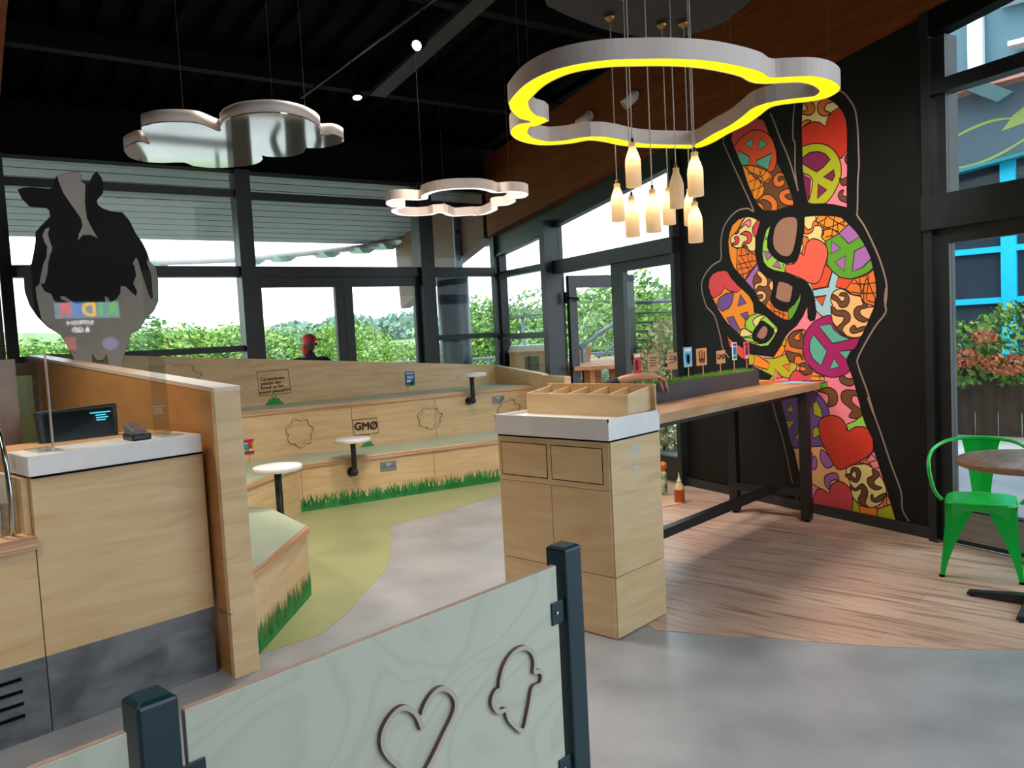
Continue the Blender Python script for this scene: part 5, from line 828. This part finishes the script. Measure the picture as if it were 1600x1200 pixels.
for i,(x,y,z,lit,wh) in enumerate(bps):
    hgt=.235
    t_=thing('bottle_pendant','frosted milk bottle pendant light, %s'%wh,'pendant light',(x,y,z),group='milk bottle pendants')
    pr=[(0,0),(.038,0),(.041,.004),(.041,.120),(.039,.140),(.030,.170),(.020,.195),(.0175,.210),(.019,.214),(.019,.224),(.017,.226)]
    pr2=pr+[(r_-.0025 if r_>.003 else 0,max(.003,zz)) for r_,zz in pr[::-1]]
    obj('bottle_shade',MB().lathe((x,y,z),pr,28),BG,t_)
    if lit:
        obj('bulb',MB().ball((x,y,z+.150),(.012,.012,.022),12,8),BULB,t_)
    obj('lamp_holder',MB().cyl((x,y,z+.205),(x,y,z+.250),.012,.008,seg=12),BRASS,t_)
    tz=3.44; cx_,cy_=5.2*0+x+(4.0-x)*.0,y
    obj('cord',MB().tube([(x,y,z+.245),(x,y,(z+tz)/2),(x+(3.98-x)*.5,y+(2.42-y)*.5,tz)] if False else [(x,y,z+.245),(x,y,tz)],.0035,6),CORD,t_)
    obj('ceiling_rose',MB().lathe((x,y,tz-.02),[(0,0),(.012,0),(.032,.02),(.034,.034),(0,.034)],18),BRASS,t_)
# ceiling raft that carries the bottle lights
rf=thing('ceiling_raft','dark blob-shaped acoustic raft under the roof above the bottle lights','ceiling raft',(4.1,2.2,3.474))
rr_=[(3.62,2.95),(3.78,3.0),(3.98,3.01),(4.35,2.98),(4.7,2.83),(4.78,2.55),(4.67,2.31),(4.4,2.0),(3.9,1.6),(3.2,1.8),(3.1,2.5)]
zr=3.474; obj('raft_panel',MB().prism(smooth2(rr_,True,5),zr,zr+.05,0,True),mat('raft_felt','#3a3c3e',.9,0,'#323436',20),rf)
for (x,y) in ((3.5,2.2),(4.5,2.4),(4.1,2.8)): obj('hanger',MB().cyl((x,y,zr+.05),(x,y,roofz(x,y)),.002,seg=6),STEEL,rf)
# ---------------- lighting track with spots, cable tray, beam fittings
tk=thing('lighting_track','black lighting track with two round spotlights under the dark roof','track light',(4.6,6,4.0))
A_=Vector((4.655,6.989,4.055)); B_=Vector((4.40,3.8,4.37))
obj('track_rail',MB().tube([A_,B_],.016,4),mat('track_metal','#3a3c3e',.3,.6),tk)
for (x,y,z,aim,lb) in ((4.615,6.03,3.97,(-.1,-.25,-.95),0),(4.45,4.95,4.07,(-.75,-.2,-.45),1)):
    f_=(y-A_.y)/(B_.y-A_.y); rp_=A_.lerp(B_,f_); d=Vector(aim).normalized(); c=Vector((x,y,z-.10))
    s__=obj('spotlight',MB().cyl(c-d*.07,c+d*.05,.038,.048,seg=24),BLACK,tk)
    obj('spot_lens',MB().cyl(c+d*.045,c+d*.052,.040,seg=24),mat('spot_lens','#fff0dc',.3,0,None,3,emit='#ffe6cc',es=9 if lb else 6),s__)
    obj('spot_bracket',MB().tube([rp_,(rp_.x,rp_.y,rp_.z-.06),tuple(c-d*.02)],.008,6),BLACK,s__)
    l=bpy.data.lights.new('spot_beam','SPOT'); l.energy=15; l.spot_size=R(60); l.spot_blend=.6; l.color=(1,.88,.74); l.shadow_soft_size=.04; lo=bpy.data.objects.new('spot_beam',l); link(lo); lo.location=c+d*.07; lo.rotation_euler=d.to_track_quat('-Z','Y').to_euler()
ty=thing('cable_tray','perforated grey cable tray beside the lighting track','cable tray',(5.2,5.8,4.1))
ty0=Vector((5.37,6.67,4.12)); ty1=Vector((4.72,3.9,4.40)); d=(ty1-ty0); a_=math.atan2(d.y,d.x); Lh=math.hypot(d.x,d.y); sl=d.z/Lh
mb=MB(); mb.hexa([(ty0.x-math.sin(a_)*s1+math.cos(a_)*u,ty0.y+math.cos(a_)*s1+math.sin(a_)*u,ty0.z+sl*u+zz) for zz in (0,.004) for (u,s1) in ((0,-.09),(Lh,-.09),(Lh,.09),(0,.09))])
for s0 in (-.09,.087): mb.hexa([(ty0.x-math.sin(a_)*s1+math.cos(a_)*u,ty0.y+math.cos(a_)*s1+math.sin(a_)*u,ty0.z+sl*u+zz) for zz in (0,.04) for (u,s1) in ((0,s0),(Lh,s0),(Lh,s0+.003),(0,s0+.003))])
TR=bpy.data.materials.new('perforated_steel'); TR.use_nodes=True; nt=TR.node_tree; b=nt.nodes['Principled BSDF']; b.inputs['Roughness'].default_value=.6
tc=nt.nodes.new('ShaderNodeTexCoord'); vo_=nt.nodes.new('ShaderNodeTexVoronoi'); vo_.inputs['Scale'].default_value=40; rp_=nt.nodes.new('ShaderNodeValToRGB'); rp_.color_ramp.elements[0].position=.25; rp_.color_ramp.elements[0].color=lin('#0a0a0a'); rp_.color_ramp.elements[1].position=.35; rp_.color_ramp.elements[1].color=lin('#222426')
nt.links.new(tc.outputs['Object'],vo_.inputs[0]); nt.links.new(vo_.outputs[0],rp_.inputs[0]); nt.links.new(rp_.outputs[0],b.inputs['Base Color']); obj('tray_base',mb,TR,ty)
FW=mat('white_fitting','#eee4da',.4,0,'#e6dcd2',3)
def beamspot(u,z,label,big):
    t_=thing('beam_spotlight',label,'spotlight',Mq(u,.18,z),group='white fittings on the wooden beam')
    c=Vector(Mq(u,.24,z))
    obj('wall_base',MB().cyl(Mq(u,.16,z+.05),Mq(u,.20,z+.05),.05 if big else .035,seg=20),FW,t_)
    dv=Vector((-.5,.45,-.55)).normalized()
    obj('lamp_head',MB().cyl(c-dv*.06,c+dv*.09,.05,.065 if big else .05,seg=22),FW,t_)
    obj('lamp_face',MB().cyl(c+dv*.088,c+dv*.093,.052 if big else .04,seg=22),mat('lamp_face','#8a7f78',.3),t_)
    obj('arm',MB().tube([Mq(u,.20,z+.05),tuple(c)],.014,8),FW,t_)
beamspot(3.80,3.86,'larger white spotlight on the wooden beam, seen through the ring lamp',1)
beamspot(2.97,3.85,'smaller white spotlight on the wooden beam, higher and to the right',0)

# ================= outside
GRS=mat('meadow_grass','#88a562',.9,0,'#9cb674',.15,(1,1,1),0,8)
hm=MB(); NX,NY=40,40
def hz(x,y):
    d=math.hypot(x,y); z=-.35
    if d>17: z=-.35-(d-17)*.06
    if d>45: z=-2.03+(d-45)*.02
    if d>140: z=-.13+(d-140)*.055+.8*math.sin(x*.03)
    return z+(.25*math.sin(x*.21)*math.cos(y*.17) if d>20 else 0)
rad=[9.6,12,15,17,20,24,30,38,48,60,80,105,140,170,210,260,330]; NA=60
vs=[];fs=[]
for r0 in rad:
    for k in range(NA+1):
        a=R(-25+150*k/NA); x,y=3+r0*math.cos(a),2+r0*math.sin(a); vs.append((x,y,hz(x-3,y-2)))
for i in range(len(rad)-1):
    for k in range(NA): a=i*(NA+1)+k; fs.append((a,a+NA+1,a+NA+2,a+1))
hm.add(vs,fs,0,True); struct('ground_meadow',hm,GRS)
PAV=mat('outdoor_paving','#d2cdc8',.8,0,'#c0bbb5',1.5,(1,1,1),0,8)
struct('ground_terrace',MB().prism([Bp(-8,.13),Bp(.2,.13),Mq(6.5,-.13),Mq(-9,-.13),(16,-6),(20,0),(18,10),(12,17),(4,20),(-3,18)] if False else [Bp(-8,.13)[:2],Bp(.15,.13)[:2],Mq(6.5,-.15)[:2],Mq(-7,-.15)[:2],(14.5,-5),(15.5,4),(15,9),(12,14),(6,17.5),(-1,18.5),(-4,14)],-.6,-.03),PAV)
# soffit of the overhanging roof, boarded
SOF=mat('pale_soffit_board','#7c7c80',.6,0,'#737377',3)
sm=MB(); nb=12; Lv=3.9
for i in range(nb):
    v0=.13+Lv*i/nb; v1=.13+Lv*(i+1)/nb-.03
    z0,z1=3.74-.1*v0,3.74-.1*v1
    P=[Bp(-9,v0,z0),Bp(2.5,v0,z0),Bp(2.5,v1,z1),Bp(-9,v1,z1)]; sm.hexa(P+[(a,b,c+.03) for a,b,c in P])
so=struct('ceiling_soffit',sm,SOF); gp_=MB(); P=[Bp(-9,.13,3.775),Bp(2.5,.13,3.775),Bp(2.5,4.03,3.38),Bp(-9,4.03,3.38)]; gp_.hexa(P+[(a,b,c+.08) for a,b,c in P]); struct('soffit_backing',gp_,BLACK,so)
# beam going on outside, column and connector plate
mb=MB(); mb.vprism(MP,MA,[(6.62,2.95),(8,2.66),(9.2,2.38),(10.2,2.15),(10.3,3.3),(8.5,3.6),(6.62,3.68)],-.02,.16); struct('trim_10',mb,mat('outdoor_glulam','#63402a',.6,0,'#583824',2,(.6,.6,8)))
cl_=thing('steel_column','dark round steel column outside the corner window','column',(8.35,8.86,-.03))
obj('column_shaft',MB().cyl((8.35,8.86,-.03),(8.35,8.86,2.50),.24,seg=32),mat('dark_grey_steel','#39434c',.45,0,'#323b43',3),cl_); obj('connector_plate',MB().box(8.29,8.43,8.70,8.72,2.5,3.45),mat('galvanised_plate','#8d99a4',.4,.5,'#828e99',4),cl_)
for z in (2.75,3.15): obj('bolt',MB().cyl((8.36,8.69,z),(8.36,8.70,z),.03,seg=12),BLACKG,cl_)
obj('drainpipe',MB().cyl((8.0,8.98,-.03),(8.0,8.98,2.6),.07,seg=16),mat('pipe_grey','#5c6a74',.5),cl_)
# railings
RM=mat('galvanised_rail','#68757c',.4,.5,'#5f6c73',5)
def railing(name,label,A,B,zs,np_,zb=-.03):
    t_=thing(name,label,'railing',((A[0]+B[0])/2,(A[1]+B[1])/2,zb))
    A=Vector((A[0],A[1],0));B=Vector((B[0],B[1],0))
    for z in zs: obj('rail',MB().cyl(A+Vector((0,0,z)),B+Vector((0,0,z)),.03 if z==max(zs) else .018,seg=10),RM,t_)
    for i in range(np_): p=A.lerp(B,i/(np_-1)); obj('post',MB().box(p.x-.03,p.x+.03,p.y-.03,p.y+.03,zb,max(zs)),RM,t_)
railing('railing','grey terrace railing in front of the field, seen through the door glass',(2.0,17.5),(11.2,14.2),(1.08,.8,.55,.3),7)
railing('railing','grey railing with several bars right of the steel column',(11.2,14.2),(14.4,9.2),(1.08,.85,.62,.4,.2),6)
railing('ramp_railing','raised five-bar railing beyond the fixed door glass, above the shrub',(10.0,6.95),(11.2,5.6),(1.96,1.80,1.66,1.53,1.40),3)
hrl=thing('sloping_handrail','sloping grey handrail rising to the right behind the picnic table','handrail',(9.2,6.8,-.03))
obj('rail',MB().cyl((8.5,6.62,1.36),(10.0,6.95,1.75),.03,seg=10),RM,hrl); obj('rail',MB().cyl((9.1,6.75,1.2),(10.0,6.95,1.44),.018,seg=8),RM,hrl)
for x,y,z in ((8.6,6.64,1.38),(10.0,6.95,1.75)): obj('post',MB().cyl((x,y,-.03),(x,y,z),.028,seg=8),RM,hrl)
# picnic tables and chairs
TW=mat('orange_decking_timber','#c98a5c',.6,0,'#b0744a',3,(8,1,8),0,5)
tb=thing('picnic_table','large slatted timber picnic table seen through the open door','table',(8.9,6.35,-.03))
c1,c2,c3,c4=Vector((7.66,6.06,1.15)),Vector((8.10,5.62,1.15)),Vector((10.6,7.55,1.15)),Vector((9.9,8.0,1.15))
for i in range(8):
    t0,t1=i/8,(i+.9)/8; a,b=c1.lerp(c4,t0),c2.lerp(c3,t0); c,d=c2.lerp(c3,t1),c1.lerp(c4,t1); dz=Vector((0,0,.045))
    obj('plank',MB().hexa([a-dz,b-dz,c-dz,d-dz,a,b,c,d]),TW,tb)
for (x,y) in ((7.95,6.05),(8.2,5.85),(9.8,7.5),(10.1,7.2)): obj('leg',MB().box(x-.05,x+.05,y-.05,y+.05,-.03,1.105),TW,tb)
obj('cross_brace',MB().hexa([(8.0,5.98,.3),(8.08,5.92,.3),(8.14,5.98,.3),(8.06,6.04,.3),(9.7,7.3,1.0),(9.8,7.24,1.0),(9.86,7.3,1.0),(9.76,7.36,1.0)]),TW,tb)
t2_=thing('box_table','timber table with a cardboard box on it beyond the left side window','table',(8.5,7.45,-.03))
obj('tabletop',MB().lbox((8.55,7.5),R(-35),-.5,.5,-.4,.4,.98,1.03),TW,t2_)
for sx in (-.42,.42):
    for sy in (-.32,.32): obj('leg',MB().lbox((8.55,7.5),R(-35),sx-.04,sx+.04,sy-.04,sy+.04,-.03,.98),TW,t2_)
bx=thing('cardboard_box','open cardboard box with a dark printed square, outside the side window','box',(8.45,7.4,1.03))
CB=mat('cardboard','#b98d68',.8,0,'#ad8260',4)
obj('box_body',MB().lbox((8.5,7.42),R(-43),-.36,.36,-.2,.2,1.03,1.33),CB,bx); obj('print',MB().lbox((8.5,7.42),R(-43),-.16,.04,-.204,-.201,1.07,1.27),mat('box_print','#4a3d3a',.7),bx)
obj('flap',MB().hexa([Vector(q) for q in ((8.1,7.55,1.33),(8.65,7.0,1.33),(8.75,7.1,1.36),(8.2,7.65,1.36),(8.1,7.55,1.34),(8.65,7.0,1.34),(8.75,7.1,1.37),(8.2,7.65,1.37))]),CB,bx)
obj('wrapping_film',MB().prism(smooth2([(8.25,7.7),(8.8,7.2),(8.85,7.45),(8.5,7.85)],True,4),1.34,1.42),mat('plastic_film','#cfdbe4',.2),bx)
def slat_chair(name,loc,rz,label):
    t_=thing(name,label,'chair',loc,rz,group='timber deck chairs outside')
    TWc=mat('pine_chair','#c9a06c',.6,0,'#b78c5a',4)
    for i in range(5): obj('back_slat',MB().hexa([(-.25+.11*i,.25,.45),(-.17+.11*i,.25,.45),(-.17+.11*i,.28,.45),(-.25+.11*i,.28,.45),(-.27+.12*i,.5,1.15),(-.19+.12*i,.5,1.15),(-.19+.12*i,.53,1.15),(-.27+.12*i,.53,1.15)]),TWc,t_,world=False)
    obj('seat',MB().box(-.28,.28,-.25,.27,.40,.44),TWc,t_,world=False)
    for sx in (-.26,.26):
        for sy in (-.22,.24): obj('leg',MB().box(sx-.03,sx+.03,sy-.03,sy+.03,0,.42),TWc,t_,world=False)
        obj('armrest',MB().box(sx-.05,sx+.05,-.25,.4,.62,.65),TWc,t_,world=False)
slat_chair('deck_chair',(9.0,7.35,-.03+.25),R(150),'timber slatted chair behind the picnic table, left of the sloping handrail')
slat_chair('deck_chair',(6.95,9.25,-.03+.15),R(200),'timber slatted chair in the glass between door and steel column')
for nm,loc in (('stone_plinth',(9.0,7.35,-.03)),('stone_plinth',(6.95,9.25,-.03))):
    h=.25 if loc[0]>8 else .15
    obj(nm,MB().box(loc[0]-.5,loc[0]+.5,loc[1]-.5,loc[1]+.5,-.03,loc[2]+h),PAV,label='low paving plinth under the timber chair %s'%('behind the picnic table' if loc[0]>8 else 'near the steel column'),cat='plinth')
# ---------------- foliage
def foliage(name,blobs,n,size,mt,seed,parent=None,stuffy=False,local=False,mt2=None):
    rnd=random.Random(seed); mb=MB(); W=sum(b[3]*b[4]*b[5] for b in blobs)
    for b in blobs:
        for _ in range(int(n*b[3]*b[4]*b[5]/W)):
            while True:
                x,y,z=rnd.gauss(0,1),rnd.gauss(0,1),rnd.gauss(0,1); l=math.sqrt(x*x+y*y+z*z)
                if l>0: break
            rr=rnd.uniform(.55,1.05)**.6; c=Vector((b[0]+x/l*b[3]*rr,b[1]+y/l*b[4]*rr,b[2]+z/l*b[5]*rr))
            q=Vector((rnd.gauss(0,1),rnd.gauss(0,1),rnd.gauss(0,1))).normalized(); p=q.orthogonal().normalized(); o=q.cross(p); s=size*rnd.uniform(.6,1.3)
            mb.add([c-p*s,c-o*s*.55,c+p*s,c+o*s*.55],[(0,1,2,3)],1 if (mt2 and rnd.random()<.3) else 0)
    return mb
LEAF=[mat('leaf_lime','#6a9038',.8,0,'#86aa4c',.6),mat('leaf_green','#50783a',.8,0,'#6c9648',.6),mat('leaf_pale','#7f9f74',.8,0,'#98b88c',.6)]
LEAF2=mat('leaf_bright','#a4bc5c',.8,0,'#b6c86c',.6); BARK=mat('bark','#6a5a4a',.9,0,'#54473a',8)
def tree_proto(k,label,loc,sc):
    rnd=random.Random(100+k); blobs=[(0,0,3.0,1.5,1.5,1.6)]+[(rnd.uniform(-1.4,1.4),rnd.uniform(-1.4,1.4),rnd.uniform(1.2,4.2),rnd.uniform(.6,1.1),rnd.uniform(.6,1.1),rnd.uniform(.6,1.1)) for _ in range(11)]
    t_=thing('tree',label,'tree',loc,k,group='trees beyond the terrace'); t_.scale=sc
    obj('crown',foliage('crown',blobs,9000,.075,LEAF[k],k,mt2=LEAF2),[LEAF[k],LEAF2],t_,world=False)
    tm=MB(); tm.tube([(0,0,-.3),(.05,0,1),(0,.05,2.2),(.1,0,3.6)],.1,8,rs=[.16,.12,.09,.04]); obj('trunk',tm,BARK,t_,world=False); return t_
# (x,y,top height above eye line, width scale, kind)
TR_=[(9.5,31.5,2.75,1.25,0,'leftmost tree, behind the legs of the cow cutout'),(11.6,30.6,3.0,1.2,1,'rounded tree right of the cow cutout in the left window'),(13.6,29.6,3.15,1.2,0,'lime tree in the middle of the left window'),
(15.2,28.0,2.95,1.15,0,'lime tree at the right end of the left window'),(16.8,27.0,2.8,1.1,2,'pale green tree left of the person in the red cap'),(18.9,25.9,2.9,1.0,0,'bright lime tree right of the person in the red cap'),(18.8,23.6,1.9,.9,0,'low lime bush tree through the right door leaf'),
(19.8,22.9,1.55,.8,1,'lowest bush tree through the right door leaf'),
(21.6,20.3,3.1,1.0,1,'green tree just right of the steel column'),(23.0,20.0,3.3,1.1,1,'tall green tree in the pane left of the open door'),(22.5,18.2,3.2,1.2,2,'pale tall tree in the narrow side pane'),(19.3,14.6,3.0,1.1,1,'tall green tree filling the open door glass'),(18.2,12.7,2.8,1.0,2,'pale green tree behind the open door leaf'),
(20.8,13.3,3.4,1.2,1,'tallest green tree through the fixed door glass'),(19.5,11.2,3.3,1.2,0,'lime tree through the fixed door glass, at its right edge')]
protos={}
for i,(x,y,topz,ws,k,wh) in enumerate(TR_):
    base=-2.2; sz=(topz-base)/5.1; lb=wh
    if k not in protos: protos[k]=tree_proto(k,lb,(x,y,base),(ws*1.15,ws*1.15,sz))
    else: dup(protos[k],(x,y,base),i*1.3,lb,'trees beyond the terrace',(ws*1.15,ws*1.15,sz))
hb_=foliage('h',[(14+6*i*.9,44-3.2*i,-.8,4.5,3,2.0+.35*(i%3)) for i in range(10)],9000,.32,None,5); obj('hedgerow',hb_,LEAF[1],label='continuous bright green hedgerow at the foot of the trees',kind='stuff',cat='hedge')
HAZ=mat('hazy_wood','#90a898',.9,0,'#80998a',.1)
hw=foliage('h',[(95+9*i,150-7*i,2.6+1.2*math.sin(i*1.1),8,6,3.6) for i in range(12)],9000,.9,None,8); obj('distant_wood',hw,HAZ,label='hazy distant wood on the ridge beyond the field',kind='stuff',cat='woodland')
# shrub by the door
sh_=thing('shrub','tall pinkish-green shrub outside the fixed door glass','shrub',(8.9,5.6,-.03))
obj('shrub_foliage',foliage('s',[(8.95,5.55,1.35,.28,.28,.35),(8.8,5.65,.9,.42,.42,.45),(8.95,5.45,.45,.5,.5,.45),(9.1,5.35,.85,.35,.35,.4)],5000,.04,None,21,mt2=1),[mat('shrub_leaf','#a9b878',.8,0,'#c4c890',3),mat('shrub_pink','#d0a58c',.8,0,'#dcb79c',3)],sh_)
obj('shrub_stem',MB().tube([(8.9,5.6,-.03),(8.88,5.55,.7),(8.95,5.55,1.4)],.03,6,rs=[.035,.025,.01]),BARK,sh_)
# planting and lamp posts
lp=thing('lamp_post','slim lamp post with a flat top among the trees, seen in the side pane','lamp post',(13.4,12.0,-.4)); obj('pole',MB().cyl((13.4,12,-.4),(13.4,12,1.95),.04,seg=10),RM,lp); obj('lamp_arm',MB().lbox((13.4,12),R(-45),-.4,.4,-.06,.06,1.95,2.0),RM,lp)
# curved ride track through the upper window
rk=thing('ride_track','curved pale ride track with green brackets crossing the upper window','ride track',(8,12.5,3.0))
RK=mat('track_steel','#b0a6a4',.5,0,'#9f9694',3); RG=mat('track_bracket','#a4c4b6',.5,0,'#98b8aa',3)
cv=[(1.5,20.5,3.30),(4.5,17.2,3.30),(7.35,12.84+1.2,3.22),(8.0,12.9,3.22),(8.7,11.9,3.26),(9.2,11.4,3.33),(9.5,10.95,3.42),(10,9.9,3.7),(11.2,8.3,4.3),(12.5,6.9,5.0)]
cv=smooth2(cv,False,6)
obj('rail',MB().tube(cv,.05,8),RK,rk); obj('rail',MB().tube([(x+.35,y+.4,z+.06) for x,y,z in cv],.05,8),RK,rk)
for i in range(6,len(cv)-3,4):
    x,y,z=cv[i]; obj('bracket',MB().hexa([(x-.06,y-.06,z-.11),(x+.10,y-.04,z-.11),(x+.14,y+.3,z-.09),(x-.02,y+.34,z-.09),(x-.18,y-.1,z-.03),(x+.24,y-.06,z-.03),(x+.34,y+.42,z+.02),(x-.1,y+.44,z+.02)]),RG,rk)
obj('support_post',MB().cyl((12.5,6.9,-.3),(12.5,6.9,4.9),.07,seg=12),RK,rk)
# person in red cap on the terrace
po_=thing('person','person outside in a red cap and dark top, seen from behind the door glass','person',(6.25,9.6,-.03))
NAVY=mat('navy_jacket','#2a3340',.8,0,'#222a36',6)
X,Y=6.28,9.62
skin_obj('body',[(X,Y,.95,.17,.14),(X,Y,1.18,.17,.13),(X,Y,1.38,.15,.10),(X,Y,1.45,.07),(X,Y,1.50,.055),(X-.19,Y+.13,1.36,.065),(X-.27,Y+.16,1.10,.05),(X-.22,Y+.0,.90,.04),(X+.19,Y-.13,1.36,.065),(X+.27,Y-.18,1.10,.05),(X+.20,Y-.22,.90,.04),(X-.09,Y+.06,.5,.09),(X-.09,Y+.06,.06,.05),(X+.09,Y-.06,.5,.09),(X+.09,Y-.06,.06,.05)],[(0,1),(1,2),(2,3),(3,4),(2,5),(5,6),(6,7),(2,8),(8,9),(9,10),(0,11),(11,12),(0,13),(13,14)],NAVY,po_)
h=MB(); h.ball((X,Y,1.60),(.075,.09,.115),18,12); h.ball((X+.06,Y-.075,1.595),(.015,.02,.02),8,6); h.ball((X+.0,Y-.085,1.60),(.016,.01,.028),8,6); obj('head',h,mat('face_shadow','#6a4a3c',.6),po_)
h=MB(); h.ball((X,Y,1.665),(.095,.105,.075),18,12); h.prism([(X+.0,Y-.11),(X+.09,Y-.07),(X+.13,Y-.12),(X+.05,Y-.17)],1.64,1.665); obj('cap',h,mat('red_cap','#d8262e',.7,0,'#e04048',20),po_)
h=MB(); h.ball((X-.06,Y+.02,1.52),(.05,.06,.09),12,8); obj('red_scarf',h,mat('red_scarf','#e04a50',.7,0,'#d83840',20),po_)
# ---------------- building across the path on the right
BW=mat('rendered_wall_grey','#50606c',.7,0,'#4a5964',1); TE=mat('turquoise_paint','#12ccf4',.5,0,'#10c4ec',2); DG=mat('dark_window','#3a4450',.2,0,'#323b46',1.5)
bd=thing('ride_building','grey building with bright turquoise window frames and a banded sign','building',(14.2,2.4,-.03))
fx=14.15
obj('facade',MB().box(fx+.1,18,-6,7,-.03,5.0),DG,bd)
for y in (6.8,4.6,2.72,.85,-1.0): obj('window_mullion',MB().box(fx,fx+.12,y-.10,y+.10,-.03,4.6),TE,bd)
for z in (1.72,2.50): obj('window_transom',MB().box(fx+.02,fx+.1,-6,7,z-.045,z+.045),TE,bd)
obj('awning_edge',MB().hexa([(fx-.3,7,3.22),(fx-.1,7,3.22),(fx-.1,-6,4.9),(fx-.3,-6,4.9),(fx-.3,7,3.27),(fx-.1,7,3.27),(fx-.1,-6,4.95),(fx-.3,-6,4.95)]),mat('awning_teal','#1d7f8a',.5),bd)
sg=obj('sign_band',MB().hexa([(fx-.2,7,3.27),(fx,7,3.27),(fx,-6,4.9),(fx-.2,-6,4.9),(fx-.2,7,4.75),(fx,7,4.75),(fx,-6,5.3),(fx-.2,-6,5.3)]),BW,bd)
mb=MB(); YG='#8c9a4c'
def sw(pts,w,mbb,tap=True):
    p=smooth2(pts,False,5); K=len(p); A=[];B=[]
    for i,q in enumerate(p):
        ww=w*(math.sin(PI*min(1,max(.05,(i+1)/K*1.0)))**.5 if tap else 1); A.append((fx-.205,q[0],q[1]+ww)); B.append((fx-.205,q[0],q[1]-ww))
    mbb.add(A+B,[(i,i+1,K+i+1,K+i) for i in range(K-1)])
sw([(3.42,4.24),(3.15,4.34),(2.85,4.40),(2.6,4.38)],.022,mb); sw([(3.45,3.78),(3.1,3.80),(2.8,3.88),(2.5,4.02),(2.0,4.3)],.022,mb)
mb.add([(fx-.206,2.75,4.22),(fx-.206,2.45,4.28),(fx-.206,2.45,4.52),(fx-.206,2.60,4.42)],[(0,1,2,3)]); obj('swoosh',mb,flat(YG),sg)
obj('gutter_beam',MB().hexa([(fx-.6,7,4.62),(fx-.3,7,4.62),(fx-.3,-6,5.3),(fx-.6,-6,5.3),(fx-.6,7,4.74),(fx-.3,7,4.74),(fx-.3,-6,5.42),(fx-.6,-6,5.42)]),mat('terracotta_rail','#c08068',.6,0,'#b07460',3),bd)
obj('gutter_bracket',MB().hexa([(fx-.7,3.3,4.95),(fx-.5,3.3,4.95),(fx-.5,2.7,4.55),(fx-.7,2.7,4.55),(fx-.7,3.1,5.05),(fx-.5,3.1,5.05),(fx-.5,2.5,4.65),(fx-.7,2.5,4.65)]),mat('bracket_teal','#38585c',.5),bd)
obj('upper_glazing',MB().box(fx-.1,18,-6,7,4.8,8.5),mat('misty_glazing','#628694',.4,0,'#486a7a',.8,(1,1,.5),0,6),bd)
obj('white_post',MB().box(fx-.35,fx-.2,2.95,3.15,4.9,6.3),mat('white_gloss','#e6ecee',.4),bd)
obj('white_ledge',MB().box(fx-.5,fx-.2,-6,2.75,6.0,6.15),MATS['white_gloss'],bd); obj('white_ledge',MB().box(fx-.5,fx-.2,-6,2.6,5.35,5.42),MATS['white_gloss'],bd)
rc=thing('red_ride_part','glossy red rounded ride part on the white ledge at the upper right corner','ride part',(13.75,2.1,6.15)); obj('red_shell',MB().ball((13.75,1.95,6.7),(.35,.62,.5),20,12),mat('red_gloss','#d81f26',.25,0,'#c8181f',2),rc); obj('yellow_trim',MB().box(13.5,14,1.5,2.4,6.15,6.22),flat('#e8c020'),rc)
# fence and climbing plants
fe=thing('plank_fence','weathered brown plank fence half covered by climbing plants','fence',(11.6,2,-.03)); FW_=mat('weathered_plank','#524238',.85,0,'#43352c',2,(1,6,1),0,6)
for i in range(30): y=6-.26*i; obj('fence_board',MB().box(11.6,11.63,y-.25,y,-.03,.92),FW_,fe)
CLM=[mat('climber_leaf','#54803a',.8,0,'#74a050',2),mat('climber_bright','#8cac50',.8,0,'#a0bc60',2)]
cb=thing('climbing_plant','leafy climber with rusty red shoots spilling over the plank fence','climbing plant',(11.5,2.5,.3))
obj('climber_foliage',foliage('c',[(11.45,5.5-.55*i,1.15+.12*math.sin(i*2.1),.30,.42,.42+.1*math.sin(i*1.3)) for i in range(14)]+[(11.3,2.9,.75,.12,.2,.45)],9000,.05,None,31,mt2=1),CLM,cb)
obj('rusty_shoots',foliage('c',[(11.1,2.65,1.0,.12,.22,.12),(11.1,2.15,.92,.15,.3,.12),(11.1,2.4,1.25,.1,.15,.1)],700,.035,None,33),mat('rusty_leaf','#b8643c',.8,0,'#c98058',3),cb)
